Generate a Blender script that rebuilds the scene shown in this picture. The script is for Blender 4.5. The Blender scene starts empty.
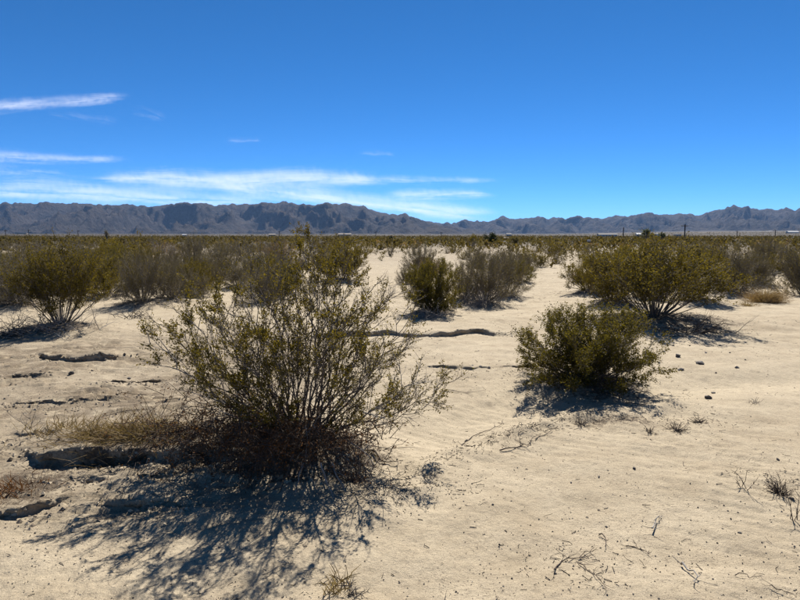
import bpy, math, random
import numpy as np
from mathutils import Vector

# ------------------------------------------------------------------ camera, sky, sun, exposure
scene = bpy.context.scene
col = scene.collection
CAM_H = 1.6
F_PX = 600.0                      # focal length in pixels of an 800 px wide picture
HORIZON = 236.0
PITCH = math.atan((300 - HORIZON) / F_PX)

cam_data = bpy.data.cameras.new('camera')
cam_data.sensor_width = 36.0
cam_data.lens = 36.0 * F_PX / 800.0
cam_data.clip_start = 0.05
cam_data.clip_end = 600000.0
cam = bpy.data.objects.new('camera', cam_data)
cam.location = (0, 0, CAM_H)
cam.rotation_euler = (math.pi / 2 - PITCH, 0, 0)
col.objects.link(cam)
scene.camera = cam

SUN_EL = math.radians(46)
SUN_AZ = math.radians(14)          # clockwise from +Y (the way the camera looks)
sun_dir = Vector((math.sin(SUN_AZ) * math.cos(SUN_EL), math.cos(SUN_AZ) * math.cos(SUN_EL), math.sin(SUN_EL)))

world = bpy.data.worlds.new('World')
scene.world = world
world.use_nodes = True
wn = world.node_tree.nodes
wl = world.node_tree.links
wn.clear()
w_out = wn.new('ShaderNodeOutputWorld')
w_bg = wn.new('ShaderNodeBackground')
w_sky = wn.new('ShaderNodeTexSky')
w_sky.sky_type = 'NISHITA'
w_sky.sun_disc = False
w_sky.sun_elevation = SUN_EL
w_sky.sun_rotation = SUN_AZ
w_sky.altitude = 600
w_sky.air_density = 0.4
w_sky.dust_density = 0.0
w_sky.ozone_density = 10.0
w_bg.inputs['Strength'].default_value = 0.086
w_hs = wn.new('ShaderNodeHueSaturation')
w_hs.inputs['Saturation'].default_value = 1.12
w_hs.inputs['Hue'].default_value = 0.494
wl.new(w_sky.outputs['Color'], w_hs.inputs['Color'])
wl.new(w_hs.outputs['Color'], w_bg.inputs['Color'])
wl.new(w_bg.outputs['Background'], w_out.inputs['Surface'])

sun_data = bpy.data.lights.new('sun', 'SUN')
sun_data.energy = 5.0
sun_data.angle = math.radians(0.53)
sun_data.color = (1.0, 0.965, 0.90)
sun = bpy.data.objects.new('sun', sun_data)
sun.rotation_euler = (-sun_dir).to_track_quat('-Z', 'Y').to_euler()
col.objects.link(sun)

scene.view_settings.view_transform = 'Standard'
scene.view_settings.look = 'None'
scene.view_settings.exposure = 0.90
scene.view_settings.gamma = 1.0
scene.view_settings.use_curve_mapping = False
try:
    scene.cycles.max_bounces = 6
    scene.cycles.transparent_max_bounces = 24
    scene.cycles.volume_bounces = 0
except Exception:
    pass

# ------------------------------------------------------------------ small tools
def tag(o, label=None, cat=None, group=None, kind=None):
    if label: o['label'] = label
    if cat: o['category'] = cat
    if group: o['group'] = group
    if kind: o['kind'] = kind
    return o

def make_mesh(name, verts, faces, smooth=True, mats=(), mat_idx=None):
    """verts (n,3); faces: (m,3) or (m,4) int array or a list of such arrays."""
    if not isinstance(faces, (list, tuple)): faces = [faces]
    faces = [np.asarray(f, dtype=np.int32) for f in faces if len(f)]
    verts = np.asarray(verts, dtype=np.float32)
    me = bpy.data.meshes.new(name)
    me.vertices.add(len(verts))
    me.vertices.foreach_set('co', verts.ravel())
    loops = np.concatenate([f.ravel() for f in faces])
    sizes = np.concatenate([np.full(len(f), f.shape[1], np.int32) for f in faces])
    starts = np.concatenate([[0], np.cumsum(sizes)[:-1]]).astype(np.int32)
    me.loops.add(len(loops))
    me.loops.foreach_set('vertex_index', loops)
    me.polygons.add(len(sizes))
    me.polygons.foreach_set('loop_start', starts)
    me.polygons.foreach_set('use_smooth', np.full(len(sizes), smooth, dtype=bool))
    for m in mats: me.materials.append(m)
    if mat_idx is not None:
        me.polygons.foreach_set('material_index', np.asarray(mat_idx, dtype=np.int32))
    me.update(calc_edges=True)
    return me

def link(name, me, parent=None, loc=(0, 0, 0), rz=0.0, s=1.0):
    o = bpy.data.objects.new(name, me)
    o.location = loc
    o.rotation_euler = (0, 0, rz)
    o.scale = (s, s, s) if not hasattr(s, '__len__') else s
    if parent is not None: o.parent = parent
    col.objects.link(o)
    return o

def copy_obj(o, parent=None):
    c = o.copy()
    col.objects.link(c)
    c.parent = parent
    return c

def gp(u, v, z=0.0):
    """the point at height z seen at pixel (u, v) of the 800x600 photograph"""
    dx, dy = (u - 400) / F_PX, (300 - v) / F_PX
    c, s = math.cos(PITCH), math.sin(PITCH)
    d = (dx, c + dy * s, -s + dy * c)
    t = (z - CAM_H) / d[2]
    return d[0] * t, d[1] * t

# value noise -------------------------------------------------------
def _hash(ix, iy, seed):
    h = (ix.astype(np.int64) * 374761393 + iy.astype(np.int64) * 668265263 + seed * 1442695041) & 0xFFFFFFFF
    h = ((h ^ (h >> 13)) * 1274126177) & 0xFFFFFFFF
    h = ((h ^ (h >> 16)) * 2246822519) & 0xFFFFFFFF
    return ((h ^ (h >> 13)) & 0xFFFF) / 32767.5 - 1.0

def noise(x, y, seed=0):
    x = np.asarray(x, dtype=np.float64); y = np.asarray(y, dtype=np.float64)
    ix, iy = np.floor(x), np.floor(y)
    fx, fy = x - ix, y - iy
    fx = fx * fx * fx * (fx * (fx * 6 - 15) + 10)
    fy = fy * fy * fy * (fy * (fy * 6 - 15) + 10)
    a, b = _hash(ix, iy, seed), _hash(ix + 1, iy, seed)
    c, d = _hash(ix, iy + 1, seed), _hash(ix + 1, iy + 1, seed)
    return (a + (b - a) * fx) * (1 - fy) + (c + (d - c) * fx) * fy

def fbm(x, y, octaves=4, seed=0, gain=0.5, lac=2.03):
    t, amp, tot = 0.0, 1.0, 0.0
    for i in range(octaves):
        t = t + amp * noise(x, y, seed + i * 17)
        tot += amp
        x, y, amp = np.asarray(x) * lac + 3.7, np.asarray(y) * lac - 1.9, amp * gain
    return t / tot

def ridged(x, y, octaves=5, seed=0):
    t, amp, tot, w = 0.0, 1.0, 0.0, 1.0
    for i in range(octaves):
        n = 1 - np.abs(noise(x, y, seed + i * 31))
        n = n * n * w
        w = np.clip(n * 1.6, 0, 1)
        t = t + amp * n
        tot += amp
        x, y, amp = np.asarray(x) * 2.1 + 1.3, np.asarray(y) * 2.1 + 4.1, amp * 0.52
    return t / tot

def sstep(a, b, x):
    t = np.clip((x - a) / (b - a), 0, 1)
    return t * t * (3 - 2 * t)

# ------------------------------------------------------------------ materials
class NT:
    def __init__(self, name):
        self.m = bpy.data.materials.new(name)
        self.m.use_nodes = True
        self.t = self.m.node_tree
        self.t.nodes.clear()
        self.out = self.t.nodes.new('ShaderNodeOutputMaterial')
    def n(self, kind, **kw):
        nd = self.t.nodes.new('ShaderNode' + kind)
        for k, v in kw.items():
            if k in nd.inputs.keys(): nd.inputs[k].default_value = v
            else: setattr(nd, k, v)
        return nd
    def l(self, a, b): self.t.links.new(a, b)
    def ramp(self, fac, stops):
        r = self.n('ValToRGB')
        el = r.color_ramp.elements
        while len(el) < len(stops): el.new(0.5)
        for e, (p, c) in zip(el, stops):
            e.position = p
            e.color = c if len(c) == 4 else (*c, 1)
        self.l(fac, r.inputs['Fac'])
        return r.outputs['Color']
    def mix(self, fac, a, b, mode='MIX'):
        m = self.n('Mix', data_type='RGBA', blend_type=mode)
        for inp, val in ((m.inputs[0], fac), (m.inputs[6], a), (m.inputs[7], b)):
            if isinstance(val, (int, float)): inp.default_value = val
            elif isinstance(val, tuple): inp.default_value = val if len(val) == 4 else (*val, 1)
            else: self.l(val, inp)
        return m.outputs[2]
    def math(self, op, a, b=0.0):
        m = self.n('Math', operation=op)
        for inp, val in ((m.inputs[0], a), (m.inputs[1], b)):
            if isinstance(val, (int, float)): inp.default_value = val
            else: self.l(val, inp)
        return m.outputs[0]
    def noise(self, vec, scale, detail=4, rough=0.55):
        t = self.n('TexNoise')
        t.inputs['Scale'].default_value = scale
        t.inputs['Detail'].default_value = detail
        t.inputs['Roughness'].default_value = rough
        self.l(vec, t.inputs['Vector'])
        return t.outputs['Fac']

def simple_mat(name, c, rough=0.8, var=0.25, scale=20):
    b = NT(name)
    tc = b.n('TexCoord')
    nz = b.noise(tc.outputs['Object'], scale, 5)
    lo = tuple(x * (1 - var) for x in c); hi = tuple(min(1, x * (1 + var)) for x in c)
    p = b.n('BsdfPrincipled', Roughness=rough)
    b.l(b.ramp(nz, [(0.3, lo), (0.7, hi)]), p.inputs['Base Color'])
    b.l(p.outputs[0], b.out.inputs['Surface'])
    return b.m

def leaf_mat(name, stops, trans=0.35, gloss=0.5):
    """small leaves: colour varies from leaf to leaf and from plant to plant, light passes through"""
    b = NT(name)
    geo = b.n('NewGeometry')
    oi = b.n('ObjectInfo')
    tc = b.n('TexCoord')
    patch = b.noise(tc.outputs['Object'], 4.0, 2)
    f = b.math('ADD', b.math('MULTIPLY', geo.outputs['Random Per Island'], 0.55), b.math('MULTIPLY', patch, 0.30))
    f = b.math('ADD', f, b.math('MULTIPLY', oi.outputs['Random'], 0.15))
    c = b.ramp(f, stops)
    p = b.n('BsdfPrincipled', Roughness=gloss)
    p.inputs['Specular IOR Level'].default_value = 0.06
    b.l(c, p.inputs['Base Color'])
    tr = b.n('BsdfTranslucent')
    b.l(b.mix(1.0, c, (1.0, 0.95, 0.45), 'MULTIPLY'), tr.inputs['Color'])
    mx = b.n('MixShader')
    mx.inputs[0].default_value = trans
    b.l(p.outputs[0], mx.inputs[1]); b.l(tr.outputs[0], mx.inputs[2])
    b.l(mx.outputs[0], b.out.inputs['Surface'])
    return b.m

M_leaf = leaf_mat('creosote_leaf', [(0.15, (0.070, 0.056, 0.010)), (0.5, (0.127, 0.098, 0.017)), (0.85, (0.197, 0.149, 0.031))], 0.50, 0.7)
M_leaf_dark = leaf_mat('creosote_leaf_dense', [(0.15, (0.065, 0.055, 0.009)), (0.5, (0.112, 0.091, 0.015)), (0.85, (0.172, 0.136, 0.024))], 0.50, 0.7)
M_scrub = leaf_mat('far_scrub_leaf', [(0.15, (0.053, 0.040, 0.014)), (0.5, (0.088, 0.066, 0.023)), (0.85, (0.136, 0.104, 0.042))], 0.45, 0.7)
M_leaf_grey = leaf_mat('burrobush_leaf', [(0.15, (0.072, 0.058, 0.027)), (0.5, (0.120, 0.096, 0.045)), (0.85, (0.180, 0.144, 0.074))], 0.40, 0.7)
M_leaf_tree = leaf_mat('tree_leaf', [(0.15, (0.014, 0.020, 0.008)), (0.5, (0.027, 0.037, 0.012)), (0.85, (0.043, 0.055, 0.017))], 0.2)
M_leaf_pale = leaf_mat('pale_tree_leaf', [(0.15, (0.055, 0.066, 0.027)), (0.5, (0.090, 0.098, 0.043)), (0.85, (0.125, 0.129, 0.062))], 0.35)
M_straw = leaf_mat('dry_straw', [(0.1, (0.125, 0.082, 0.043)), (0.5, (0.226, 0.164, 0.090)), (0.9, (0.328, 0.250, 0.148))], 0.3, 0.7)
M_tan = leaf_mat('dry_tan_leaf', [(0.1, (0.148, 0.090, 0.051)), (0.5, (0.234, 0.156, 0.090)), (0.9, (0.312, 0.226, 0.140))], 0.3, 0.7)
M_rust = leaf_mat('dead_rust_leaf', [(0.1, (0.060, 0.026, 0.011)), (0.5, (0.140, 0.062, 0.024)), (0.9, (0.230, 0.112, 0.046))], 0.25, 0.7)
M_stem = simple_mat('creosote_stem', (0.117, 0.095, 0.074), 0.85, 0.45, 30)
M_twig = simple_mat('shrub_twig', (0.156, 0.133, 0.108), 0.85, 0.4, 30)
M_stem_grey = simple_mat('bleached_stem', (0.211, 0.191, 0.168), 0.85, 0.35, 30)
M_stem_dark = simple_mat('dead_dark_stem', (0.070, 0.046, 0.030), 0.9, 0.4, 30)
M_wood = simple_mat('pole_wood', (0.058, 0.045, 0.035), 0.9, 0.3, 8)
M_metal = simple_mat('weathered_metal', (0.273, 0.273, 0.281), 0.5, 0.2, 6)
M_white = simple_mat('white_paint', (0.42, 0.41, 0.39), 0.6, 0.06, 3)
M_roof = simple_mat('dark_roof', (0.078, 0.066, 0.058), 0.8, 0.2, 3)
M_glass = simple_mat('window_pane', (0.023, 0.027, 0.031), 0.15, 0.1, 3)
M_tanwall = simple_mat('tan_stucco', (0.328, 0.265, 0.195), 0.9, 0.1, 3)
M_rock = simple_mat('dark_rock', (0.078, 0.066, 0.056), 0.85, 0.5, 26)
M_rock_pale = simple_mat('grey_rock', (0.187, 0.168, 0.144), 0.85, 0.4, 26)

def island_mat(name, stops, rough=0.85):
    b = NT(name)
    geo = b.n('NewGeometry')
    p = b.n('BsdfPrincipled', Roughness=rough)
    b.l(b.ramp(geo.outputs['Random Per Island'], stops), p.inputs['Base Color'])
    b.l(p.outputs[0], b.out.inputs['Surface'])
    return b.m
M_pebble = island_mat('pebbles', [(0.0, (0.038, 0.030, 0.025)), (0.3, (0.098, 0.079, 0.060)), (0.6, (0.217, 0.173, 0.124)), (1.0, (0.375, 0.315, 0.232))])
M_litter = island_mat('plant_litter', [(0.0, (0.026, 0.019, 0.013)), (0.5, (0.075, 0.056, 0.038)), (0.85, (0.165, 0.128, 0.090)), (1.0, (0.315, 0.270, 0.210))])

def sand_material():
    b = NT('desert_sand')
    geo = b.n('NewGeometry')
    pos = geo.outputs['Position']
    big = b.noise(pos, 0.35, 4)
    med = b.noise(pos, 2.3, 5, 0.6)
    c1 = b.ramp(big, [(0.30, (0.343, 0.274, 0.182)), (0.70, (0.438, 0.358, 0.247))])
    c2 = b.ramp(med, [(0.30, (0.329, 0.260, 0.172)), (0.62, (0.500, 0.415, 0.292))])
    c = b.mix(0.5, c1, c2)
    # grey-brown silt crust on the stepped bank
    at = b.n('Attribute', attribute_name='crust')
    crn = b.noise(pos, 5.0, 5, 0.65)
    crf = b.math('MULTIPLY', at.outputs['Fac'], b.ramp(crn, [(0.32, (0.1, 0.1, 0.1)), (0.55, (1, 1, 1))]))
    c = b.mix(crf, c, (0.201, 0.155, 0.104))
    dr = b.n('Attribute', attribute_name='drift')
    c = b.mix(dr.outputs['Fac'], c, (0.445, 0.365, 0.252))
    # grains and coarse dark grit
    mp = b.n('Mapping'); mp.inputs['Scale'].default_value = (1, 1, 1)
    b.l(pos, mp.inputs['Vector'])
    gr = b.noise(mp.outputs[0], 260.0, 3, 0.7)
    c = b.mix(1.0, c, b.ramp(gr, [(0.30, (0.482, 0.467, 0.453)), (0.55, (1.0, 1.0, 1.0)), (0.75, (1.14, 1.13, 1.10))]), 'MULTIPLY')
    g2 = b.noise(pos, 75.0, 2, 0.6)
    gm = b.noise(pos, 1.1, 3, 0.6)
    grit = b.math('MULTIPLY', b.ramp(g2, [(0.61, (0, 0, 0)), (0.68, (1, 1, 1))]), b.ramp(gm, [(0.38, (0.12, 0.12, 0.12)), (0.60, (0.85, 0.85, 0.85))]))
    grit = b.math('MULTIPLY', grit, b.math('SUBTRACT', 1.0, dr.outputs['Fac']))
    c = b.mix(grit, c, (0.124, 0.095, 0.069))
    # mottling a hand wide: crusted and loose patches, pale and pinkish
    m2 = b.noise(pos, 14.0, 5, 0.7)
    c = b.mix(1.0, c, b.ramp(m2, [(0.30, (0.86, 0.855, 0.85)), (0.50, (1.03, 1.03, 1.03)), (0.70, (1.10, 1.10, 1.09))]), 'MULTIPLY')
    # plant litter
    la = b.n('Attribute', attribute_name='litter')
    ln = b.noise(pos, 28.0, 6, 0.75)
    ln2 = b.noise(pos, 5.0, 4, 0.6)
    lf = b.math('ADD', b.math('ADD', ln, b.math('MULTIPLY', ln2, 0.5)), b.math('MULTIPLY', la.outputs['Fac'], 0.55))
    lf = b.math('MULTIPLY', b.ramp(lf, [(0.90, (0, 0, 0)), (1.0, (1, 1, 1))]), b.math('MINIMUM', b.math('MULTIPLY', la.outputs['Fac'], 3.0), 0.9))
    c = b.mix(lf, c, b.ramp(gr, [(0.3, (0.044, 0.031, 0.022)), (0.7, (0.139, 0.102, 0.066))]))
    # the far plain is browner gravel and low scrub
    fa = b.n('Attribute', attribute_name='far')
    fn = b.noise(pos, 0.012, 5, 0.65)
    fc = b.ramp(fn, [(0.30, (0.040, 0.031, 0.020)), (0.55, (0.062, 0.048, 0.031)), (0.75, (0.110, 0.086, 0.057))])
    c = b.mix(fa.outputs['Fac'], c, fc)
    p = b.n('BsdfPrincipled', Roughness=0.95)
    p.inputs['Specular IOR Level'].default_value = 0.15
    b.l(c, p.inputs['Base Color'])
    bn = b.math('ADD', b.math('MULTIPLY', b.noise(pos, 38.0, 6, 0.75), 0.034), b.math('MULTIPLY', gr, 0.0028))
    bn = b.math('ADD', bn, b.math('MULTIPLY', b.noise(pos, 9.0, 4, 0.6), 0.022))
    bp = b.n('Bump', Strength=0.55)
    bp.inputs['Distance'].default_value = 1.0
    b.l(bn, bp.inputs['Height'])
    b.l(bp.outputs[0], p.inputs['Normal'])
    b.l(p.outputs[0], b.out.inputs['Surface'])
    return b.m
M_sand = sand_material()

def mountain_material():
    b = NT('mountain_rock')
    geo = b.n('NewGeometry')
    pos = geo.outputs['Position']
    n1 = b.noise(pos, 0.0012, 5, 0.6)
    n2 = b.noise(pos, 0.008, 6, 0.65)
    c = b.mix(0.5, b.ramp(n1, [(0.3, (0.021, 0.016, 0.014)), (0.7, (0.069, 0.052, 0.038))]),
              b.ramp(n2, [(0.35, (0.011, 0.010, 0.010)), (0.65, (0.085, 0.063, 0.046))]))
    p = b.n('BsdfPrincipled', Roughness=0.95)
    p.inputs['Specular IOR Level'].default_value = 0.1
    b.l(c, p.inputs['Base Color'])
    bp = b.n('Bump', Strength=0.9)
    bp.inputs['Distance'].default_value = 1.0
    b.l(b.math('MULTIPLY', b.noise(pos, 0.011, 6, 0.7), 130.0), bp.inputs['Height'])
    b.l(bp.outputs[0], p.inputs['Normal'])
    b.l(p.outputs[0], b.out.inputs['Surface'])
    return b.m
M_mount = mountain_material()

# ------------------------------------------------------------------ where the larger bushes stand
# (pixel u of the stem, v of the ground there, crown left u, crown right u, crown top v, kind, label)
BUSHES = [
 (588, 378, 514, 660, 302, 'dense', 'dense dark green rounded creosote bush, nearest one on the right, beside scattered rocks'),
 (662, 318, 560, 742, 240, 'open', 'largest olive creosote bush on the right with bare leaning stems showing below its crown'),
 (728, 292, 698, 764, 245, 'grey', 'greyish brown twiggy bush just right of the largest right-hand creosote bush'),
 (792, 276, 766, 832, 249, 'green', 'green creosote bush cut by the right edge of the picture, above a dark rock'),
 (588, 292, 556, 622, 258, 'green', 'olive creosote bush half hidden behind left side of the largest right-hand bush'),
 (431, 311, 401, 462, 259, 'dense', 'compact round dark green creosote bush with grey dead skirt, near picture centre'),
 (484, 302, 452, 520, 250, 'grey', 'grey olive twiggy bush directly right of the compact round centre bush'),
 (521, 281, 506, 536, 259, 'green', 'small green bush at the right end of the central bush clump'),
 (341, 280, 312, 376, 240, 'green', 'olive creosote bush rising behind the top of the foreground bush, left of sandy gap'),
 (66, 326, 2, 118, 242, 'open', 'large olive creosote bush at far left with bleached dead branches at its foot'),
 (144, 303, 108, 178, 250, 'grey', 'grey green bush with upright twigs, next right of the large far-left bush'),
 (196, 292, 172, 222, 258, 'green', 'low olive bush behind the left tips of the foreground bush'),
 (238, 287, 216, 258, 262, 'grey', 'dark grey bush between two olive bushes behind the foreground bush'),
 (270, 286, 250, 294, 254, 'green', 'olive bush directly behind the upper left crown of the foreground bush'),
 (-8, 292, -45, 26, 248, 'green', 'green bush cut by the left edge of the picture, behind the large far-left bush'),
 (508, 276, 488, 530, 247, 'grey', 'grey bush standing behind the central clump under the dark distant tree'),
 (463, 299, 444, 486, 259, 'grey', 'brown grey bush squeezed between the compact round bush and its grey neighbour'),
 (505, 294, 482, 532, 253, 'grey', 'brown olive bush at the back right of the central clump'),
 (612, 302, 574, 646, 252, 'open', 'yellow olive bush touching the left flank of the largest right-hand bush'),
 (700, 301, 668, 734, 250, 'open', 'olive bush touching the right flank of the largest right-hand bush'),
 (757, 284, 738, 778, 252, 'grey', 'grey brown bush in the gap before the right-edge green bush'),
 (20, 305, -22, 60, 256, 'grey', 'grey brown bush at left edge behind the dry brush heap'),
 (105, 296, 78, 136, 254, 'green', 'olive bush squeezed between the large far-left bush and its grey neighbour'),
 (170, 300, 146, 200, 262, 'grey', 'low brown grey bush right of the upright-twigged grey green bush'),
 (628, 284, 598, 655, 246, 'green', 'yellow olive bush behind the crown of the largest right-hand bush'),
 (695, 283, 672, 722, 246, 'green', 'olive bush behind the gap between the large right bush and its grey neighbour'),
]
HERO_U, HERO_V = 300, 430
HERO_Z = 0.20
hx, hy = gp(HERO_U, HERO_V, HERO_Z)

bush_pos = []
for b in BUSHES:
    x, y = gp(b[0], b[1], 0.06)
    bush_pos.append((x, y))

# ------------------------------------------------------------------ the ground as a height function
SCARPS = []    # points of the foot line in pixels, height, decay length, overhang
def scarp(pts, h, L, oh, seed):
    w = sorted(gp(u, v) for u, v in pts)
    SCARPS.append((np.array([p[0] for p in w]), np.array([p[1] for p in w]), h, L, oh, seed))
scarp([(10, 446), (40, 461), (80, 464), (118, 461), (160, 463), (210, 467), (255, 472)], 0.090, 0.50, 0.075, 1)
scarp([(0, 437), (22, 440), (42, 436), (60, 440)], 0.05, 0.20, 0.03, 2)
scarp([(-60, 510), (0, 514), (30, 515), (72, 505)], 0.045, 0.30, 0.045, 3)
scarp([(94, 506), (130, 508), (170, 507), (206, 503)], 0.035, 0.30, 0.04, 4)
scarp([(30, 356), (50, 361), (80, 362), (120, 359), (142, 355)], 0.070, 0.6, 0.06, 5)
scarp([(96, 385), (130, 385), (166, 382)], 0.035, 0.3, 0.04, 6)
scarp([(290, 338), (350, 335), (385, 334), (420, 338), (450, 337), (475, 333), (525, 335)], 0.075, 0.8, 0.06, 7)
scarp([(60, 482), (120, 484), (190, 478)], 0.020, 0.2, 0.015, 8)
scarp([(0, 402), (60, 405), (150, 400)], 0.020, 0.2, 0.015, 9)
scarp([(-60, 380), (0, 378), (55, 377)], 0.020, 0.2, 0.015, 10)
scarp([(405, 368), (470, 370), (560, 366)], 0.025, 0.5, 0.0, 11)

def scarp_terms(x, y):
    z = np.zeros_like(x); dy = np.zeros_like(x)
    for px, py, h, L, oh, seed in SCARPS:
        ys = np.interp(x, px, py)
        sc = 0.35 + 0.12 * ys
        ys = ys + (fbm(x * 2.6 / sc, x * 0 + seed, 3, 40 + seed, 0.4)) * 0.12 * sc
        span = px[-1] - px[0]
        win = sstep(px[0] - 0.02, px[0] + 0.25 * span, x) * (1 - sstep(px[-1] - 0.25 * span, px[-1] + 0.02, x))
        win = win * np.clip(0.80 + 0.8 * fbm(x * 2.2 / sc, x * 0 + 3.3, 2, 90 + seed), 0.42, 1.2)
        s = y - ys + 0.035 * sc * fbm(x * 3.0 / sc + seed, y * 9.0 / sc, 3, 120 + seed, 0.5)
        wd = 0.075 * sc + 0.02
        kk = np.clip(s / wd, 0, 1)
        k = kk ** 1.3 * win
        z = z + h * k * np.exp(-np.maximum(s - wd, 0) / L)
        z = z - 0.25 * h * win * np.exp(-(np.minimum(s, 0) / 0.12) ** 2) * (s < 0)
        rough = 0.045 * sc * fbm(x * 16 / sc, kk * 2.5 + seed, 3, 150 + seed, 0.6)
        zr = 0.25 * h * fbm(x * 11 / sc, y * 14 / sc, 3, 170 + seed, 0.6)
        band = np.exp(-((s - 0.5 * wd) / (1.1 * wd)) ** 2) * np.clip(win * 1.4, 0, 1)
        dy = dy - (oh + 0.8 * wd) * kk * np.clip(win * 1.3, 0, 1) * np.exp(-np.maximum(s - wd, 0) / 0.16) + rough * band
        z = z + zr * band
    return z, dy

MOUNDS = [(hx - 0.02, hy + 0.10, 0.20, 0.80, 0.46), (hx - 1.15, hy + 0.30, 0.055, 0.75, 0.36)]
for (x, y), b in zip(bush_pos, BUSHES):
    r = 0.5 * (b[3] - b[2]) / F_PX * y
    MOUNDS.append((x, y, 0.10 + 0.03 * min(r, 1.6), 0.7 * r, 0.6 * r))

BAR = [gp(u, v) for u, v in ((370, 505), (410, 486), (450, 455), (500, 436), (545, 428), (600, 412), (680, 400))]
CHUTE = [gp(u, v) for u, v in ((385, 470), (420, 440), (470, 415), (540, 400), (620, 390), (700, 384), (790, 376), (900, 366))]
def path_dist(x, y, pts):
    d = np.full_like(x, 1e9)
    for (ax, ay), (bx_, by_) in zip(pts[:-1], pts[1:]):
        vx, vy = bx_ - ax, by_ - ay
        t = np.clip(((x - ax) * vx + (y - ay) * vy) / (vx * vx + vy * vy), 0, 1)
        d = np.minimum(d, np.hypot(x - ax - t * vx, y - ay - t * vy))
    return d

def plain_rise(x, y):
    r = np.hypot(x, y)
    az = np.arctan2(x, np.maximum(y, 1))
    slope = 0.0040 + 0.0045 * sstep(0.22, 0.50, az)
    return np.maximum(r - 900, 0) * slope * sstep(900, 2600, r)

def crust_mask(x, y):
    m = sstep(-0.35, -1.1, x + 0.10 * (y - 3.5)) * sstep(2.75, 3.2, y + 0.3 * noise(x, y, 5)) * (1 - sstep(7.5, 12.0, y))
    return m * (0.75 + 0.4 * noise(x * 0.9, y * 1.7, 6))

def near_parts(x, y):
    z, dy = scarp_terms(x, y)
    for mx, my, h, sx, sy in MOUNDS:
        if my > 60: continue
        z = z + h * np.exp(-((x - mx) / sx) ** 2 - ((y - my) / sy) ** 2)
    z = z + 0.060 * np.exp(-(path_dist(x, y, BAR) / 0.20) ** 2) * (0.7 + 0.6 * noise(x * 5, y * 5, 71))
    z = z - 0.070 * np.exp(-(path_dist(x, y, CHUTE) / 0.40) ** 2)
    cm = np.clip(crust_mask(x, y), 0, 1)
    # thin flaky steps across the bank on the left
    t = fbm(x * 0.55, y * 3.0, 3, 210) * 3.2 + y * 1.4
    fr = t - np.floor(t)
    z = z + cm * 0.050 * np.clip(0.6 + 1.3 * noise(x * 1.3, y * 2.2, 215), 0, 1.3) * (sstep(0.0, 0.03, fr) - fr)
    t2 = fbm(x * 0.9 + 7, y * 4.5, 3, 260) * 3.0 + y * 2.6
    fr2 = t2 - np.floor(t2)
    z = z + cm * 0.024 * np.clip(0.5 + 1.4 * noise(x * 2.3, y * 3.2, 216), 0, 1.3) * (sstep(0.0, 0.05, fr2) - fr2)
    # wind ripples on open sand
    rm = sstep(0.3, 1.1, x) * (1 - sstep(4.5, 7.5, y)) * np.clip(0.45 + 0.9 * noise(x * 0.8, y * 0.8, 33), 0, 1)
    rm = np.maximum(rm, 0.8 * np.exp(-(path_dist(x, y, CHUTE) / 0.5) ** 2))
    ph = (x * 0.42 + y * 0.9) * 2 * math.pi / 0.115 + 4.5 * fbm(x * 1.6, y * 1.6, 3, 35)
    z = z + rm * 0.0036 * (np.sin(ph) + 0.3 * np.sin(2 * ph + 0.6))
    lump = np.exp(-((x - hx + 0.5) / 1.5) ** 2 - ((y - hy + 0.15) / 0.55) ** 2)
    z = z + lump * (0.040 * fbm(x * 7, y * 7, 4, 63, 0.6))
    # footing lumps and pitted, rain-splashed sand
    fade = 1 - sstep(14, 30, y)
    z = z + fade * (0.026 * fbm(x * 2.0, y * 2.4, 3, 50) + 0.013 * fbm(x * 8, y * 8, 3, 55, 0.6) * np.clip(0.55 + 1.1 * noise(x * 0.9, y * 0.9, 58), 0.1, 1.5) + 0.0035 * fbm(x * 26, y * 26, 2, 60))
    return z, dy

def height(x, y):
    x = np.asarray(x, dtype=np.float64); y = np.asarray(y, dtype=np.float64)
    r = np.hypot(x, y)
    z = 0.05 * fbm(x * 0.35, y * 0.35, 3, 10) * sstep(1.5, 5.0, r) + 0.18 * fbm(x * 0.07, y * 0.07, 3, 14) * sstep(12, 40, r)
    z = z + plain_rise(x, y) + 1.0 * fbm(x * 0.004, y * 0.004, 3, 21) * sstep(300, 1500, r)
    n = (r < 70) & (y > -6)
    dy = np.zeros_like(z)
    if n.any():
        a, d = near_parts(x[n], y[n])
        z[n] += a
        dy[n] = d
    return z, dy

SHEET = {}
def H(x, y):
    """height of the built ground sheet at a point"""
    rows, W, Z, nc = SHEET['rows'], SHEET['W'], SHEET['Z'], SHEET['nc']
    i = int(np.searchsorted(rows, y)) - 1
    if 0 < y and 0 <= i < len(rows) - 1 and abs(x) < 0.98 * W[i]:
        out = []
        for k in (i, i + 1):
            f = (x / W[k] + 1) * 0.5 * (nc - 1)
            f = min(max(f, 0), nc - 1.001)
            j = int(f)
            out.append(Z[k, j] + (Z[k, j + 1] - Z[k, j]) * (f - j))
        t = (y - rows[i]) / (rows[i + 1] - rows[i])
        return float(out[0] + (out[1] - out[0]) * t)
    return float(height(np.array([x]), np.array([y]))[0][0])

def ground_at(u, v):
    """where the sight line through a pixel meets the ground"""
    z = 0.0
    for _ in range(6):
        x, y = gp(u, v, z)
        z = 0.5 * z + 0.5 * H(x, y)
    x, y = gp(u, v, z)
    return x, y, H(x, y)

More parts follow.
